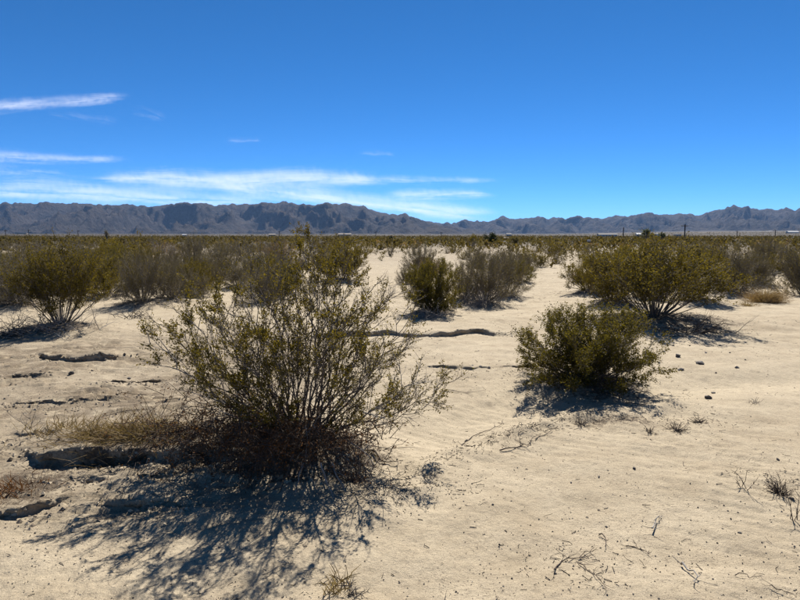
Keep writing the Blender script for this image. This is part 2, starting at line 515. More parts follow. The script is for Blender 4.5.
LITTER = [(hx - 0.15, hy - 0.05, 0.75, 0.45, 0.8), (hx - 1.2, hy + 0.1, 0.8, 0.35, 0.5)]
for (x, y), b in zip(bush_pos, BUSHES):
    r = 0.5 * (b[3] - b[2]) / F_PX * y
    LITTER.append((x, y - 0.1 * r, 0.9 * r, 0.75 * r, 0.5))
for u, v, s, a in ((515, 437, 0.22, 0.16), (270, 590, 0.25, 0.16), (575, 560, 0.22, 0.16), (690, 420, 0.25, 0.16), (780, 488, 0.2, 0.16), (20, 490, 0.3, 0.6), (430, 490, 0.2, 0.16), (610, 420, 0.3, 0.4), (540, 370, 0.5, 0.35)):
    x, y = gp(u, v)
    LITTER.append((x, y, s * 1.4, s, a))

def build_ground():
    rows = [-22000, -9000, -3000, -900, -250, -70, -20, -8, -4, -2, -1, -0.3, 0.3, 0.8, 1.2, 1.5, 1.75]
    y = 1.95
    while y < 34: rows.append(y); y *= 1.0060
    while y < 110: rows.append(y); y *= 1.016
    while y < 22000: rows.append(y); y *= 1.06
    rows.append(22000.0)
    rows = np.array(rows)
    nc = 560
    u = np.linspace(-1, 1, nc)
    ext = np.array([1.0, 2.0, 4.0, 9.0, 20.0, 60.0])
    W = 0.80 * np.maximum(rows, 1.5) + 1.0
    X = u[None, :] * W[:, None]
    lim = 22000.0
    side = []
    for k in range(1, 8):
        t = k / 7.0
        side.append(W * (np.maximum(lim / W, 1.0)) ** t + 0.0)
    side = np.stack(side, 1)
    side = np.maximum(side, W[:, None] * (1 + 0.001 * np.arange(1, 8)[None, :]))
    X = np.concatenate([-side[:, ::-1], X, side], 1)
    X = np.clip(X, -23000, 23000)
    Y = np.repeat(rows[:, None], X.shape[1], 1)
    sh = X.shape
    z, dy = height(X.ravel(), Y.ravel())
    xr, yr = X.ravel(), Y.ravel()
    SHEET.update(rows=rows, W=W, Z=z.reshape(sh)[:, 7:7 + nc], nc=nc)
    V = np.stack([xr, yr + dy, z], 1)
    n0, n1 = sh
    idx = np.arange(n0 * n1).reshape(sh)
    Q = np.stack([idx[:-1, :-1], idx[:-1, 1:], idx[1:, 1:], idx[1:, :-1]], -1).reshape(-1, 4)
    me = make_mesh('ground', V, Q, True, [M_sand])
    lit = np.zeros(len(xr))
    for lx, ly, sx, sy, a in LITTER:
        m = (np.abs(xr - lx) < 3 * sx) & (np.abs(yr - ly) < 3 * sy)
        lit[m] = np.maximum(lit[m], a * np.exp(-((xr[m] - lx) / sx) ** 2 - ((yr[m] - ly) / sy) ** 2))
    lit = np.maximum(lit, 0.26 * sstep(12, 40, yr))
    me.attributes.new('litter', 'FLOAT', 'POINT').data.foreach_set('value', lit.astype(np.float32))
    me.attributes.new('crust', 'FLOAT', 'POINT').data.foreach_set('value', np.clip(crust_mask(xr, yr), 0, 1).astype(np.float32))
    dd = path_dist(xr, yr, CHUTE)
    drift = 0.95 * np.exp(-(dd / (0.30 + 0.045 * np.maximum(yr, 0))) ** 2) * (np.abs(xr) < 40) * (yr > 0)
    me.attributes.new('drift', 'FLOAT', 'POINT').data.foreach_set('value', drift.astype(np.float32))
    me.attributes.new('far', 'FLOAT', 'POINT').data.foreach_set('value', (sstep(30, 150, np.hypot(xr, yr))).astype(np.float32))
    tag(link('ground', me), 'pale sandy desert wash floor with low eroded banks and ripples', kind='structure')
build_ground()

# ------------------------------------------------------------------ mountains
SKY_L = [(-260, 208), (-180, 204), (-110, 206), (-50, 203), (0, 203), (15, 202.3), (30, 204.5), (45, 203), (65, 203), (80, 204), (100, 204.6), (115, 204), (135, 205), (155, 206.6), (175, 204), (190, 202.5), (205, 203.6), (215, 205), (230, 204), (250, 204), (265, 203.2), (285, 202.2), (300, 204.4), (312, 205.6), (325, 202.3), (340, 203), (355, 205), (365, 207.5), (375, 210), (392, 214.3), (406, 214), (414, 217), (424, 221.5), (445, 226), (480, 231), (520, 236)]
SKY_R = [(330, 238), (380, 226), (410, 222), (432, 221), (440, 222.6), (447, 223.5), (454, 222.5), (462, 220), (470, 221), (480, 220.5), (487, 221), (495, 219), (503, 216), (509, 218), (520, 218.6), (525, 219), (530, 217), (536, 216.5), (545, 217.6), (555, 217.5), (562, 219), (575, 216), (585, 216.5), (592, 218), (600, 219), (612, 215.5), (622, 216), (632, 215), (645, 213), (655, 214), (665, 214), (672, 213.4), (685, 213.6), (697, 215), (708, 210), (718, 209), (729, 205.5), (745, 207.5), (754, 210), (763, 209.5), (771, 209.5), (780, 207.5), (788, 209.5), (800, 209), (860, 207), (930, 211), (1020, 208), (1100, 212)]

def mountain_range(name, label, prof, R0, wf, wb, u0, u1, nu, nr, seed):
    us = np.linspace(u0, u1, nu)
    vs = np.interp(us, [p[0] for p in prof], [p[1] for p in prof])
    vs = vs + 2.3 * fbm(us * 0.17, us * 0 + seed, 4, seed, 0.62) - 0.9 * (ridged(us * 0.09, us * 0 + 0.5, 3, seed + 3) - 0.45)
    az = np.arctan((us - 400) / F_PX / math.cos(PITCH))
    # elevation of each skyline point above the camera's level
    dyp = (300 - vs) / F_PX
    c, s = math.cos(PITCH), math.sin(PITCH)
    tan_el = (-s + dyp * c) / np.hypot((us - 400) / F_PX, c + dyp * s)
    rc = R0 * (1 + 0.07 * fbm(us * 0.012, us * 0 + 2.0, 3, seed + 5))
    t = np.concatenate([np.linspace(-1, -0.02, int(nr * 0.72)), np.linspace(0, 1, nr - int(nr * 0.72))])
    T, AZ = np.meshgrid(t, az, indexing='ij')
    RC = np.repeat(rc[None], nr, 0)
    R = RC + np.where(T < 0, T * wf, T * wb)
    X, Y = R * np.sin(AZ), R * np.cos(AZ)
    base = plain_rise(X, Y) - 6
    crest = np.repeat((tan_el * rc + CAM_H)[None], nr, 0)
    wx = X + 260 * fbm(X / 900, Y / 900, 3, seed + 60); wy = Y + 260 * fbm(X / 900 + 9, Y / 900, 3, seed + 61)
    rn = 0.62 * ridged(wx / 620, wy / 1500, 5, seed + 70) + 0.38 * ridged(wx / 210, wy / 420, 4, seed + 90)
    p = 1 - np.abs(T)
    prof_z = 0.72 * p + 0.28 * sstep(0, 1, p)
    damp = sstep(0.0, 0.34, np.abs(T))
    z = base + np.maximum(crest - base, 0) * np.clip(prof_z - damp * 1.9 * (0.50 - rn) * np.sqrt(np.clip(p, 0, 1)), 0, np.where(np.abs(T) < 0.02, prof_z, np.minimum(prof_z + 0.30 * damp, 0.965 * R / RC)))
    z = np.where(p <= 0.001, base - 40, z)
    V = np.stack([X, Y, z], -1).reshape(-1, 3)
    idx = np.arange(nr * nu).reshape(nr, nu)
    Q = np.stack([idx[:-1, :-1], idx[:-1, 1:], idx[1:, 1:], idx[1:, :-1]], -1).reshape(-1, 4)
    tag(link(name, make_mesh(name, V, Q, True, [M_mount])), label, kind='structure')

mountain_range('mountains', 'long blue-grey rocky mountain range along the left horizon', SKY_L, 9500, 2900, 2600, -260, 520, 640, 120, 301)
mountain_range('mountains', 'jagged blue-grey mountain range along the right horizon', SKY_R, 12500, 3600, 3000, 330, 1100, 640, 120, 401)
HILL = [(408, 237), (415, 233), (425, 228), (433, 225.8), (441, 226.6), (452, 230), (464, 233.5), (478, 237)]
mountain_range('hill', 'small dark conical hill in front of the gap between the ranges', HILL, 6800, 700, 500, 405, 482, 90, 40, 501)

# ------------------------------------------------------------------ haze
def build_haze():
    v = np.array([(x, y, z) for z in (-3.0, 640.0) for y in (-24500, 24500) for x in (-24500, 24500)], dtype=float)
    f = np.array([(0, 2, 3, 1), (4, 5, 7, 6), (0, 1, 5, 4), (2, 6, 7, 3), (0, 4, 6, 2), (1, 3, 7, 5)])
    b = NT('haze_air')
    p = b.n('VolumePrincipled')
    p.inputs['Color'].default_value = (0.34, 0.58, 1.0, 1)
    p.inputs['Density'].default_value = 0.000021
    p.inputs['Anisotropy'].default_value = 0.0
    b.l(p.outputs[0], b.out.inputs['Volume'])
    tag(link('haze', make_mesh('haze', v, f, False, [b.m])), 'thin blue desert air between the plain and the mountains', kind='stuff')
build_haze()

# ------------------------------------------------------------------ clouds
def cloud_material():
    b = NT('cirrus')
    uv = b.n('UVMap')
    fade = b.n('Attribute', attribute_name='veil')
    oi = b.n('ObjectInfo')
    off = b.n('CombineXYZ')
    b.l(b.math('MULTIPLY', oi.outputs['Random'], 40.0), off.inputs[2])
    add = b.n('VectorMath', operation='ADD')
    b.l(uv.outputs['UV'], add.inputs[0]); b.l(off.outputs[0], add.inputs[1])
    mp = b.n('Mapping'); mp.inputs['Scale'].default_value = (1.1, 9.0, 1)
    b.l(add.outputs[0], mp.inputs['Vector'])
    n1 = b.noise(mp.outputs[0], 1.0, 7, 0.62)
    mp2 = b.n('Mapping'); mp2.inputs['Scale'].default_value = (15.0, 9.0, 1); mp2.inputs['Rotation'].default_value = (0, 0, 0.45)
    b.l(add.outputs[0], mp2.inputs['Vector'])
    n2 = b.noise(mp2.outputs[0], 1.0, 6, 0.6)
    s = b.math('ADD', b.math('MULTIPLY', n1, 2.6), b.math('MULTIPLY', n2, 0.8))
    s = b.math('ADD', b.math('SUBTRACT', s, 1.7), b.math('MULTIPLY', fade.outputs['Fac'], 0.85))
    d = b.n('MapRange'); d.clamp = True
    d.interpolation_type = 'SMOOTHSTEP'
    d.inputs['From Min'].default_value = 0.05; d.inputs['From Max'].default_value = 1.6
    b.l(s, d.inputs['Value'])
    dens = b.math('MULTIPLY', d.outputs[0], b.math('MULTIPLY', fade.outputs['Fac'], 0.21))
    tr = b.n('BsdfTransparent'); tl = b.n('BsdfTranslucent'); tl.inputs['Color'].default_value = (0.72, 0.72, 0.72, 1)
    mx = b.n('MixShader')
    b.l(dens, mx.inputs[0]); b.l(tr.outputs[0], mx.inputs[1]); b.l(tl.outputs[0], mx.inputs[2])
    b.l(mx.outputs[0], b.out.inputs['Surface'])
    return b.m
M_cloud = cloud_material()

def cloud(pts, label, dens=1.0, alt=4000.0, taper=(0.25, 0.25)):
    """a drifting ice-cloud band at its altitude: three thin layers of streaky cloud; pts = (u, v, half width in px)"""
    pts = np.array(pts, dtype=float)
    seg = np.concatenate([[0], np.cumsum(np.hypot(np.diff(pts[:, 0]), np.diff(pts[:, 1])))])
    n, m = 70, 13
    t = np.linspace(0, seg[-1], n)
    pu, pv, pw = (np.interp(t, seg, pts[:, k]) for k in range(3))
    q = np.linspace(-1, 1, m)
    V, F, D, UV = [], [], [], []
    for layer in range(3):
        a = alt + 60 * (layer - 1)
        o = len(V)
        for i in range(n):
            for j in range(m):
                x, y = gp(pu[i] , pv[i] + q[j] * 1.5 * pw[i] * (1 + 0.25 * (layer - 1)), a)
                V.append((x, y, a + 25 * math.sin(i * 0.21 + j * 0.5 + layer)))
                e = t[i] / seg[-1]
                ft = sstep(0, max(taper[0], 1e-3), e) * (1 - sstep(1 - taper[1], 1.0001, e)) if True else 1
                D.append(float(ft) * (1 - q[j] ** 2) ** 1.0 * dens)
                UV.append((t[i] / 60.0 + layer * 0.012, q[j] * pw[i] / 22.0 + layer * 0.015))
        idx = np.arange(n * m).reshape(n, m) + o
        F.append(np.stack([idx[:-1, :-1], idx[1:, :-1], idx[1:, 1:], idx[:-1, 1:]], -1).reshape(-1, 4))
    V = np.array(V)
    ctr = V.mean(0)
    F = np.concatenate(F)
    me = make_mesh('cloud', V - ctr, F, True, [M_cloud])
    me.attributes.new('veil', 'FLOAT', 'POINT').data.foreach_set('value', np.array(D, dtype=np.float32))
    lay = me.uv_layers.new(name='UVMap')
    uvs = np.array(UV, dtype=np.float32)[F.ravel()]
    lay.data.foreach_set('uv', uvs.ravel())
    tag(link('cloud', me, loc=ctr), label, 'cloud', 'thin ice clouds low in the sky')

cloud([(-60, 112, 6), (0, 106, 6), (60, 101.5, 5), (110, 98.5, 4), (146, 96.5, 2)], 'bright straight white streak of cloud at upper left, the highest cloud', 0.95, 5200, (0.05, 0.22))
cloud([(126, 108, 3), (150, 113, 4), (170, 119, 3)], 'faint wisp of cloud just below right end of the bright upper streak', 0.45, 5000)
cloud([(40, 112, 2.5), (90, 119, 3.5), (126, 123, 3)], 'faint wisp of cloud below the middle of the bright upper streak', 0.43, 5050)
cloud([(220, 140, 3), (245, 140, 3), (268, 139, 2)], 'tiny faint wisp of cloud, right of the upper left streak', 0.36, 4950)
cloud([(355, 153, 3), (378, 154, 3), (400, 156, 2)], 'tiny faint wisp of cloud alone near the middle of the sky', 0.36, 4850)
cloud([(-60, 156, 6), (0, 157, 6), (70, 159, 4), (135, 159, 2.5)], 'thin flat cloud streak at left edge above the long white band', 0.82, 4700, (0.05, 0.2))
cloud([(-60, 167, 5), (0, 169, 5), (50, 172, 3), (85, 175, 2)], 'lower thin cloud streak at left edge, second below the bright streak', 0.72, 4600, (0.05, 0.3))
cloud([(75, 178, 5), (150, 178, 8), (230, 181, 9), (320, 177, 8), (375, 179, 6), (400, 183, 4)], 'long bright white cloud band above the left mountains', 1.1, 4400, (0.15, 0.15))
cloud([(190, 180, 5), (250, 189, 9), (330, 198, 9), (400, 207, 8), (470, 214, 6), (500, 216, 3)], 'cloud band slanting down right to the gap between the ranges', 1.05, 4200, (0.15, 0.15))
cloud([(330, 180, 3), (420, 180, 4), (510, 180, 2)], 'hair-thin cloud streak pointing right from the long white band', 0.75, 4350)
cloud([(370, 196, 4), (430, 194, 5), (510, 193, 2.5)], 'thin straight cloud streak above the gap between the ranges', 0.95, 4100)
cloud([(-80, 190, 14), (0, 190, 13), (80, 193, 12), (170, 198, 9), (260, 202, 6), (330, 204, 4)], 'broad soft white veil of cloud low over the left mountains', 0.98, 4000, (0.03, 0.25))
cloud([(330, 203, 6), (410, 206, 10), (470, 212, 8), (520, 216, 4)], 'soft white cloud haze resting on the gap between the ranges', 0.75, 3900)

# ------------------------------------------------------------------ plants: branches and leaves
class Plant:
    """collects branch polylines and leaf positions, then turns them into meshes"""
    def __init__(self, seed):
        self.r = random.Random(seed)
        self.np = np.random.default_rng(seed)
        self.lines = []          # (points, radius at foot, radius at tip, sides)
        self.leaf = []           # (position, direction, size)
        self.sprays = []         # leaves strewn along a polyline
    def vec(self):
        r = self.r
        while True:
            v = Vector((r.uniform(-1, 1), r.uniform(-1, 1), r.uniform(-1, 1)))
            if 0.05 < v.length < 1: return v.normalized()
    def line(self, a, b, bow, n, r0, r1, sides=4, wob=0.02):
        L = (b - a).length
        c = (a + b) * 0.5 + bow
        pts = []
        for i in range(n + 1):
            t = i / n
            p = a * (1 - t) ** 2 + c * 2 * t * (1 - t) + b * t * t
            if 0 < i: p = p + self.vec() * wob * L * (0.4 + 0.6 * t)
            pts.append(p)
        self.lines.append((pts, r0, r1, sides))
        return pts
    def leaves(self, pts, n, size, jit, t0=0.15):
        self.sprays.append((pts, n, size, jit, t0))
    def spray_arrays(self):
        A, B, first, m, n, size, jit, t0 = [], [], [], [], [], [], [], []
        for pts, k, s_, j_, t_ in self.sprays:
            first.append(len(A)); m.append(len(pts) - 1); n.append(k); size.append(s_); jit.append(j_); t0.append(t_)
            for a, b in zip(pts[:-1], pts[1:]): A.append(tuple(a)); B.append(tuple(b))
        A, B = np.array(A), np.array(B)
        n = np.array(n)
        ex = lambda q: np.repeat(np.array(q), n)
        first, m, size, jit, t0 = ex(first), ex(m), ex(size), ex(jit), ex(t0)
        N = int(n.sum())
        t = (t0 + (1 - t0) * self.np.random(N)) * m
        i = np.minimum(t.astype(int), m - 1)
        f = (t - i)[:, None]
        a, b = A[first + i], B[first + i]
        d = b - a
        d = d / (np.linalg.norm(d, axis=1, keepdims=True) + 1e-9)
        def rnd():
            v = self.np.normal(size=(N, 3))
            return v / (np.linalg.norm(v, axis=1, keepdims=True) + 1e-9)
        P = a + (b - a) * f + rnd() * jit[:, None]
        D = d * 0.6 + rnd()
        D = D / (np.linalg.norm(D, axis=1, keepdims=True) + 1e-9)
        return P, D, size * (0.65 + 0.6 * self.np.random(N))
    def branch_mesh(self, name, mat):
        V, Q = [], []
        o = 0
        for pts, r0, r1, k in self.lines:
            P = np.array(pts)
            n = len(P)
            T = np.gradient(P, axis=0)
            T /= np.linalg.norm(T, axis=1, keepdims=True) + 1e-9
            ref = np.where(np.abs(T[:, 2:3]) < 0.9, np.array([[0, 0, 1.0]]), np.array([[1.0, 0, 0]]))
            A = np.cross(T, ref); A /= np.linalg.norm(A, axis=1, keepdims=True) + 1e-9
            B = np.cross(T, A)
            rad = (r0 + (r1 - r0) * np.linspace(0, 1, n) ** 0.8)[:, None, None]
            ang = np.arange(k) * 2 * math.pi / k
            ring = P[:, None] + rad * (A[:, None] * np.cos(ang)[None, :, None] + B[:, None] * np.sin(ang)[None, :, None])
            V.append(ring.reshape(-1, 3))
            idx = np.arange(n * k).reshape(n, k) + o
            nx = np.roll(idx, -1, 1)
            Q.append(np.stack([idx[:-1], nx[:-1], nx[1:], idx[1:]], -1).reshape(-1, 4))
            o += n * k
        return make_mesh(name, np.concatenate(V), np.concatenate(Q), True, [mat])
    def leaf_arrays(self, width=0.5):
        if self.sprays:
            P, D, S = self.spray_arrays()
            S = S[:, None]
        else:
            P = np.array([l[0] for l in self.leaf]); D = np.array([l[1] for l in self.leaf]); S = np.array([l[2] for l in self.leaf])[:, None]
        R = self.np.normal(size=P.shape)
        W = np.cross(D, R); W /= np.linalg.norm(W, axis=1, keepdims=True) + 1e-9
        V = np.stack([P, P + D * S * 0.5 + W * S * width * 0.5, P + D * S, P + D * S * 0.5 - W * S * width * 0.5], 1).reshape(-1, 3)
        return V, np.arange(len(V)).reshape(-1, 4)
    def leaf_mesh(self, name, mat, width=0.55):
        V, Q = self.leaf_arrays(width)
        return make_mesh(name, V, Q, False, [mat])

def grow_stem(pl, a, b, r0, nb, nt, nl, leaf, tw=0.11, t0=0.3, blen=0.34, bow=0.10, sides=5, jit=0.010, up=0.35, wob=0.018, clump=False):
    """one creosote stem from a to b with side branches, twigs and leaves gathered on the twigs"""
    r = pl.r
    d = b - a
    L = d.length
    out = Vector((d.x, d.y, 0))
    main = pl.line(a, b, out * (0.28 * bow / 0.1) * 0.3 - Vector((0, 0, bow * L * 0.6)), 9, r0, r0 * 0.18, sides, wob)
    def twig(p, q, n):
        e = pl.line(p, q, pl.vec() * 0.02, 2, 0.0016, 0.0010, 3, 0.05)
        pl.leaves(e, n, leaf, jit)
    for i in range(nb):
        t = t0 + (1 - t0) * ((i + r.random()) / nb)
        k = min(int(t * 9), 8)
        p = main[k].lerp(main[k + 1], t * 9 - k)
        dirn = ((main[k + 1] - main[k]).normalized() + pl.vec() * 0.75 + Vector((0, 0, up))).normalized()
        bf = r.choice((0.12, 0.5, 1.2, 2.0)) if clump else 1.0
        bl = L * blen * r.uniform(0.5, 1.15) * (1.15 - 0.55 * t)
        q = p + dirn * bl
        br = pl.line(p, q, pl.vec() * bl * 0.10 + Vector((0, 0, -0.04 * bl)), 4, max(r0 * 0.35, 0.0022), 0.0014, 4, 0.035)
        for j in range(nt):
            tt = r.uniform(0.5 if clump else 0.25, 1.0) * 4
            kk = min(int(tt), 3)
            pp = br[kk].lerp(br[kk + 1], tt - kk)
            dd = ((br[kk + 1] - br[kk]).normalized() * 0.9 + pl.vec() * 0.75 + Vector((0, 0, up * 0.7))).normalized()
            twig(pp, pp + dd * tw * r.uniform(0.5, 1.2), max(1, int(bf * nl * r.uniform(0.3, 1.7))))
    for j in range(nt):
        dd = ((main[-1] - main[-2]).normalized() + pl.vec() * 0.5).normalized()
        p = main[-1].lerp(main[-3], r.random())
        twig(p, p + dd * tw * r.uniform(0.5, 1.1), nl)
    return main

# ---- the foreground bush: each stem is a part with its own leaves
def hero():
    root = link('creosote_bush', None, loc=(hx, hy, H(hx, hy) - 0.02))
    tag(root, 'large open creosote bush in the foreground on a sand hummock with long shadow', 'bush', 'creosote bushes')
    sc = hy / F_PX
    bz = root.location.z
    def tip(u, v, dy):
        y = hy + dy
        s = y / F_PX
        return Vector(((u - 400) * s - hx, dy, CAM_H - (v - HORIZON) * s - bz))
    tips = [tip(*a) for a in (
        (320, 262, 0.0), (332, 264, 0.25), (298, 266, -0.15), (285, 270, 0.35), (345, 276, -0.2), (268, 282, -0.3), (250, 286, 0.15),
        (232, 296, -0.1), (215, 300, 0.35), (200, 300, 0.1), (182, 318, -0.25), (160, 330, 0.05), (152, 345, -0.30), (178, 358, -0.4),
        (170, 300, 0.5), (228, 330, -0.5), (262, 310, -0.55), (300, 300, -0.6), (335, 300, -0.55), (366, 290, 0.2), (384, 300, 0.45), (376, 312, -0.25),
        (398, 322, 0.1), (392, 345, -0.45), (402, 352, 0.3), (420, 382, -0.15), (446, 388, 0.05), (438, 402, -0.3), (398, 402, -0.55),
        (310, 268, 0.6), (280, 270, 0.7), (350, 270, 0.75), (245, 285, 0.75), (208, 372, -0.6), (365, 372, -0.6), (190, 335, 0.6), (330, 330, -0.75), (255, 350, -0.75),
        (275, 275, 0.05), (338, 285, 0.0), (220, 315, 0.1), (240, 305, -0.25), (312, 278, 0.3), (358, 325, 0.15))]
    for i, b in enumerate(tips):
        pl = Plant(100 + i)
        r = pl.r
        an = math.atan2(b.y, b.x) + r.uniform(-0.5, 0.5)
        a = Vector((math.cos(an) * r.uniform(0.02, 0.12), math.sin(an) * r.uniform(0.02, 0.10), -0.03))
        low = b.z < 0.35
        b = b * r.uniform(0.94, 1.03)
        main = grow_stem(pl, a, b, r.uniform(0.0065, 0.0115), r.choice((9, 11, 13, 15)), 8, r.choice((8, 11, 16)), 0.0155, tw=0.115, t0=0.22 if not low else 0.45, blen=r.uniform(0.26, 0.40) if not low else 0.2, bow=r.uniform(0.02, 0.17) if not low else -0.05, wob=0.040, up=0.2, clump=True)
        st = link('stem', pl.branch_mesh('stem', M_stem if r.random() < 0.90 else M_stem_grey), root)
        tag(link('foliage', pl.leaf_mesh('foliage', M_leaf), st), kind='stuff')
    # bleached dead branches drooping over the face of the hummock
    for i, (u0, v0, u1, v1, bow, dy) in enumerate(((296, 452, 318, 420, 0.05, -0.45), (318, 420, 324, 466, 0.10, -0.47), (302, 430, 300, 475, 0.05, -0.5), (240, 410, 238, 452, 0.02, -0.42),
            (246, 415, 250, 455, 0.02, -0.4), (330, 470, 350, 512, 0.04, -0.6), (300, 470, 290, 510, 0.03, -0.62), (262, 450, 236, 505, 0.05, -0.55), (318, 470, 338, 520, 0.03, -0.7), (272, 440, 210, 410, 0.02, -0.4), (290, 460, 268, 520, 0.02, -0.65), (345, 445, 372, 470, 0.02, -0.5), (222, 455, 205, 430, 0.03, -0.35), (205, 455, 185, 425, 0.03, -0.3), (360, 415, 388, 425, 0.03, -0.35))):
        pl = Plant(300 + i)
        a, b = tip(u0, v0, dy + 0.1), tip(u1, v1, dy)
        m = pl.line(a, b, Vector((pl.r.uniform(-.05, .05), -bow, bow)), 8, 0.006, 0.0025, 5, 0.03)
        for j in range(6):
            p = m[pl.r.randint(2, 8)]
            pl.line(p, p + (pl.vec() + (b - a).normalized() * 0.8).normalized() * pl.r.uniform(0.05, 0.16), pl.vec() * 0.02, 3, 0.0022, 0.0012, 3, 0.05)
        tag(link('dead_branch', pl.branch_mesh('dead_branch', M_stem_grey if i % 3 != 1 else M_stem_dark), root), 'bleached dead branch drooping over the sand')
    # rust-brown dead skirt around the foot
    pl = Plant(400)
    r = pl.r
    for i in range(1350):
        u, v, dy = r.gauss(262, 62), r.gauss(436, 24), r.uniform(-0.62, 0.15)
        if not (120 < u < 400): continue
        p = tip(u, v, dy)
        wx, wy = p.x + hx, p.y + hy
        gz = H(wx, wy) - bz
        p.z = max(min(p.z, gz + 0.30), gz + 0.01)
        q = p + (pl.vec() + Vector((0, -0.3, 0.15))).normalized() * r.uniform(0.10, 0.30)
        q.z = max(q.z, gz)
        e = pl.line(p, q, pl.vec() * 0.03, 3, 0.003, 0.0012, 3, 0.05)
        pl.leaves(e, 7, 0.015, 0.022)
    sk = link('dead_skirt', pl.branch_mesh('dead_skirt', M_stem_dark), root)
    tag(sk, 'rust brown dead twigs and leaves heaped round the foot', kind='stuff')
    tag(link('dead_foliage', pl.leaf_mesh('dead_foliage', M_rust, 0.6), sk), kind='stuff')
hero()

# ---- bush patterns for the others, built 1 m in radius-of-crown units and scaled
def bush_proto(kind, seed, stems, nb, nt, nl, leaf, mats, wide=1.0, tall=1.0, low=0.0, tw=0.16):
    """returns (branch mesh, leaf mesh) for a crown about 1 wide each way and 1 tall (half width 1, height 1)"""
    pl = Plant(seed)
    r = pl.r
    for i in range(stems):
        a0 = i * 2.39996 + r.uniform(-0.35, 0.35)
        q = math.sqrt((i % 29 + 0.5) / 29)
        rad = q * r.uniform(0.8, 1.0)
        z = math.sqrt(max(1 - (rad * 0.97) ** 2, 0.02)) * r.uniform(0.78, 1.0)
        if kind == 'dense': rad = q * r.uniform(0.9, 1.0); z = max(1 - (rad * 0.98) ** 2.6, 0.1) ** 0.5 * r.uniform(0.9, 1.0)
        if i % 4 == 3: rad *= 0.8; z *= r.uniform(0.5, 0.75)
        if i % 5 == 4 and kind != 'open': rad = r.uniform(0.65, 1.0); z = r.uniform(0.06, 0.24)
        z = max(z, low + 0.06)
        b = Vector((math.cos(a0) * rad * wide, math.sin(a0) * rad * wide, z * tall))
        a = Vector((math.cos(a0) * 0.12 * q, math.sin(a0) * 0.12 * q, -0.05))
        grow_stem(pl, a, b * r.uniform(0.86, 0.98), r.uniform(0.006, 0.011), nb, nt, nl, leaf, tw=tw, t0=0.36 if kind == 'open' else 0.16, blen=0.33 if kind != 'dense' else 0.25, bow=0.05, sides=4, jit=0.020, up=0.3)
    return pl.branch_mesh('branches', mats[0]), pl.leaf_mesh('foliage', mats[1], 0.6)

PROTO = {
 'dense': [bush_proto('dense', 701, 76, 8, 6, 16, 0.021, (M_stem, M_leaf_dark), tw=0.15), bush_proto('dense', 702, 66, 8, 6, 14, 0.024, (M_stem, M_leaf_dark), tw=0.15)],
 'open': [bush_proto('open', 711, 46, 9, 6, 13, 0.021, (M_stem, M_leaf), low=0.2), bush_proto('open', 712, 44, 9, 6, 12, 0.021, (M_stem, M_leaf), low=0.12)],
 'green': [bush_proto('green', 721, 34, 8, 6, 11, 0.027, (M_stem, M_leaf)), bush_proto('green', 722, 34, 8, 6, 10, 0.027, (M_stem, M_leaf)), bush_proto('green', 723, 32, 8, 6, 10, 0.027, (M_stem, M_leaf_dark))],
 'grey': [bush_proto('grey', 731, 46, 10, 7, 4, 0.022, (M_twig, M_leaf_grey)), bush_proto('grey', 732, 46, 10, 7, 4, 0.022, (M_twig, M_leaf_grey))],
}
cnt = {}
for bi, (u, v, ul, ur, vt, kind, label) in enumerate(BUSHES):
    x, y = bush_pos[bi]
    z = H(x, y)
    k = cnt.get(kind, 0); cnt[kind] = k + 1
    bm, lm = PROTO[kind][k % len(PROTO[kind])]
    s = y / F_PX
    half = 0.5 * (ur - ul) * s * (1.22 if kind == 'dense' else 1.12)
    tall = (CAM_H - (vt - HORIZON) * s - z) * (0.98 if kind == 'dense' else 1.04)
    rr = random.Random(bi * 7 + 1)
    root = link('creosote_bush' if kind != 'grey' else 'desert_shrub', None, loc=(x + (0.5 * (ul + ur) - u) * s * 0.75, y, z), rz=rr.uniform(0, 6.28), s=(half, half * 0.95, tall))
    tag(root, label, 'bush', 'creosote bushes' if kind != 'grey' else 'grey desert shrubs')
    link('branches', bm, root)
    tag(link('foliage', lm, root), kind='stuff')

# extra dead branches under the big bushes
def dead_pile(name, label, u, v, w_px, seed, n, mat, hgt=0.35, cat='dead branches', flat=0.25):
    x, y, z = ground_at(u, v)
    pl = Plant(seed); r = pl.r
    w = w_px * 0.5 * y / F_PX
    for i in range(n):
        px, py = max(-1, min(1, r.gauss(0, 0.4))) * w, max(-0.6, min(0.6, r.gauss(0, 0.28))) * w
        p = Vector((px, py, H(x + px, y + py) - z + 0.01))
        d = Vector((r.uniform(-1, 1), r.uniform(-1, 0.6), r.uniform(flat * 0.2, flat * 2))).normalized()
        q = p + d * r.uniform(0.4, 1.0) * hgt * 1.2
        q.z = max(q.z, H(x + q.x, y + q.y) - z + 0.01)
        m = pl.line(p, q, pl.vec() * 0.05, 5, 0.007, 0.002, 4, 0.03)
        for j in range(3):
            e = m[r.randint(1, 5)]
            f = e + (d + pl.vec() * 0.8).normalized() * hgt * r.uniform(0.2, 0.6)
            f.z = max(f.z, 0.0)
            pl.line(e, f, pl.vec() * 0.02, 2, 0.003, 0.0015, 3, 0.04)
    tag(link(name, pl.branch_mesh(name, mat), loc=(x, y, z)), label, cat)
dead_pile('dead_branches', 'bleached dead branches spread below the large far-left bush', 52, 332, 90, 811, 46, M_stem_grey, 0.55)
dead_pile('dead_branches', 'dry brown brush heaped at left edge below the far-left bush', 8, 336, 50, 812, 46, M_litter, 0.42)
dead_pile('dead_branches', 'dark dead branches under the largest right-hand bush', 690, 332, 90, 813, 42, M_stem_dark, 0.45)
dead_pile('dead_branches', 'grey dead twigs in a skirt below the compact round centre bush', 428, 318, 52, 814, 46, M_stem_grey, 0.35)
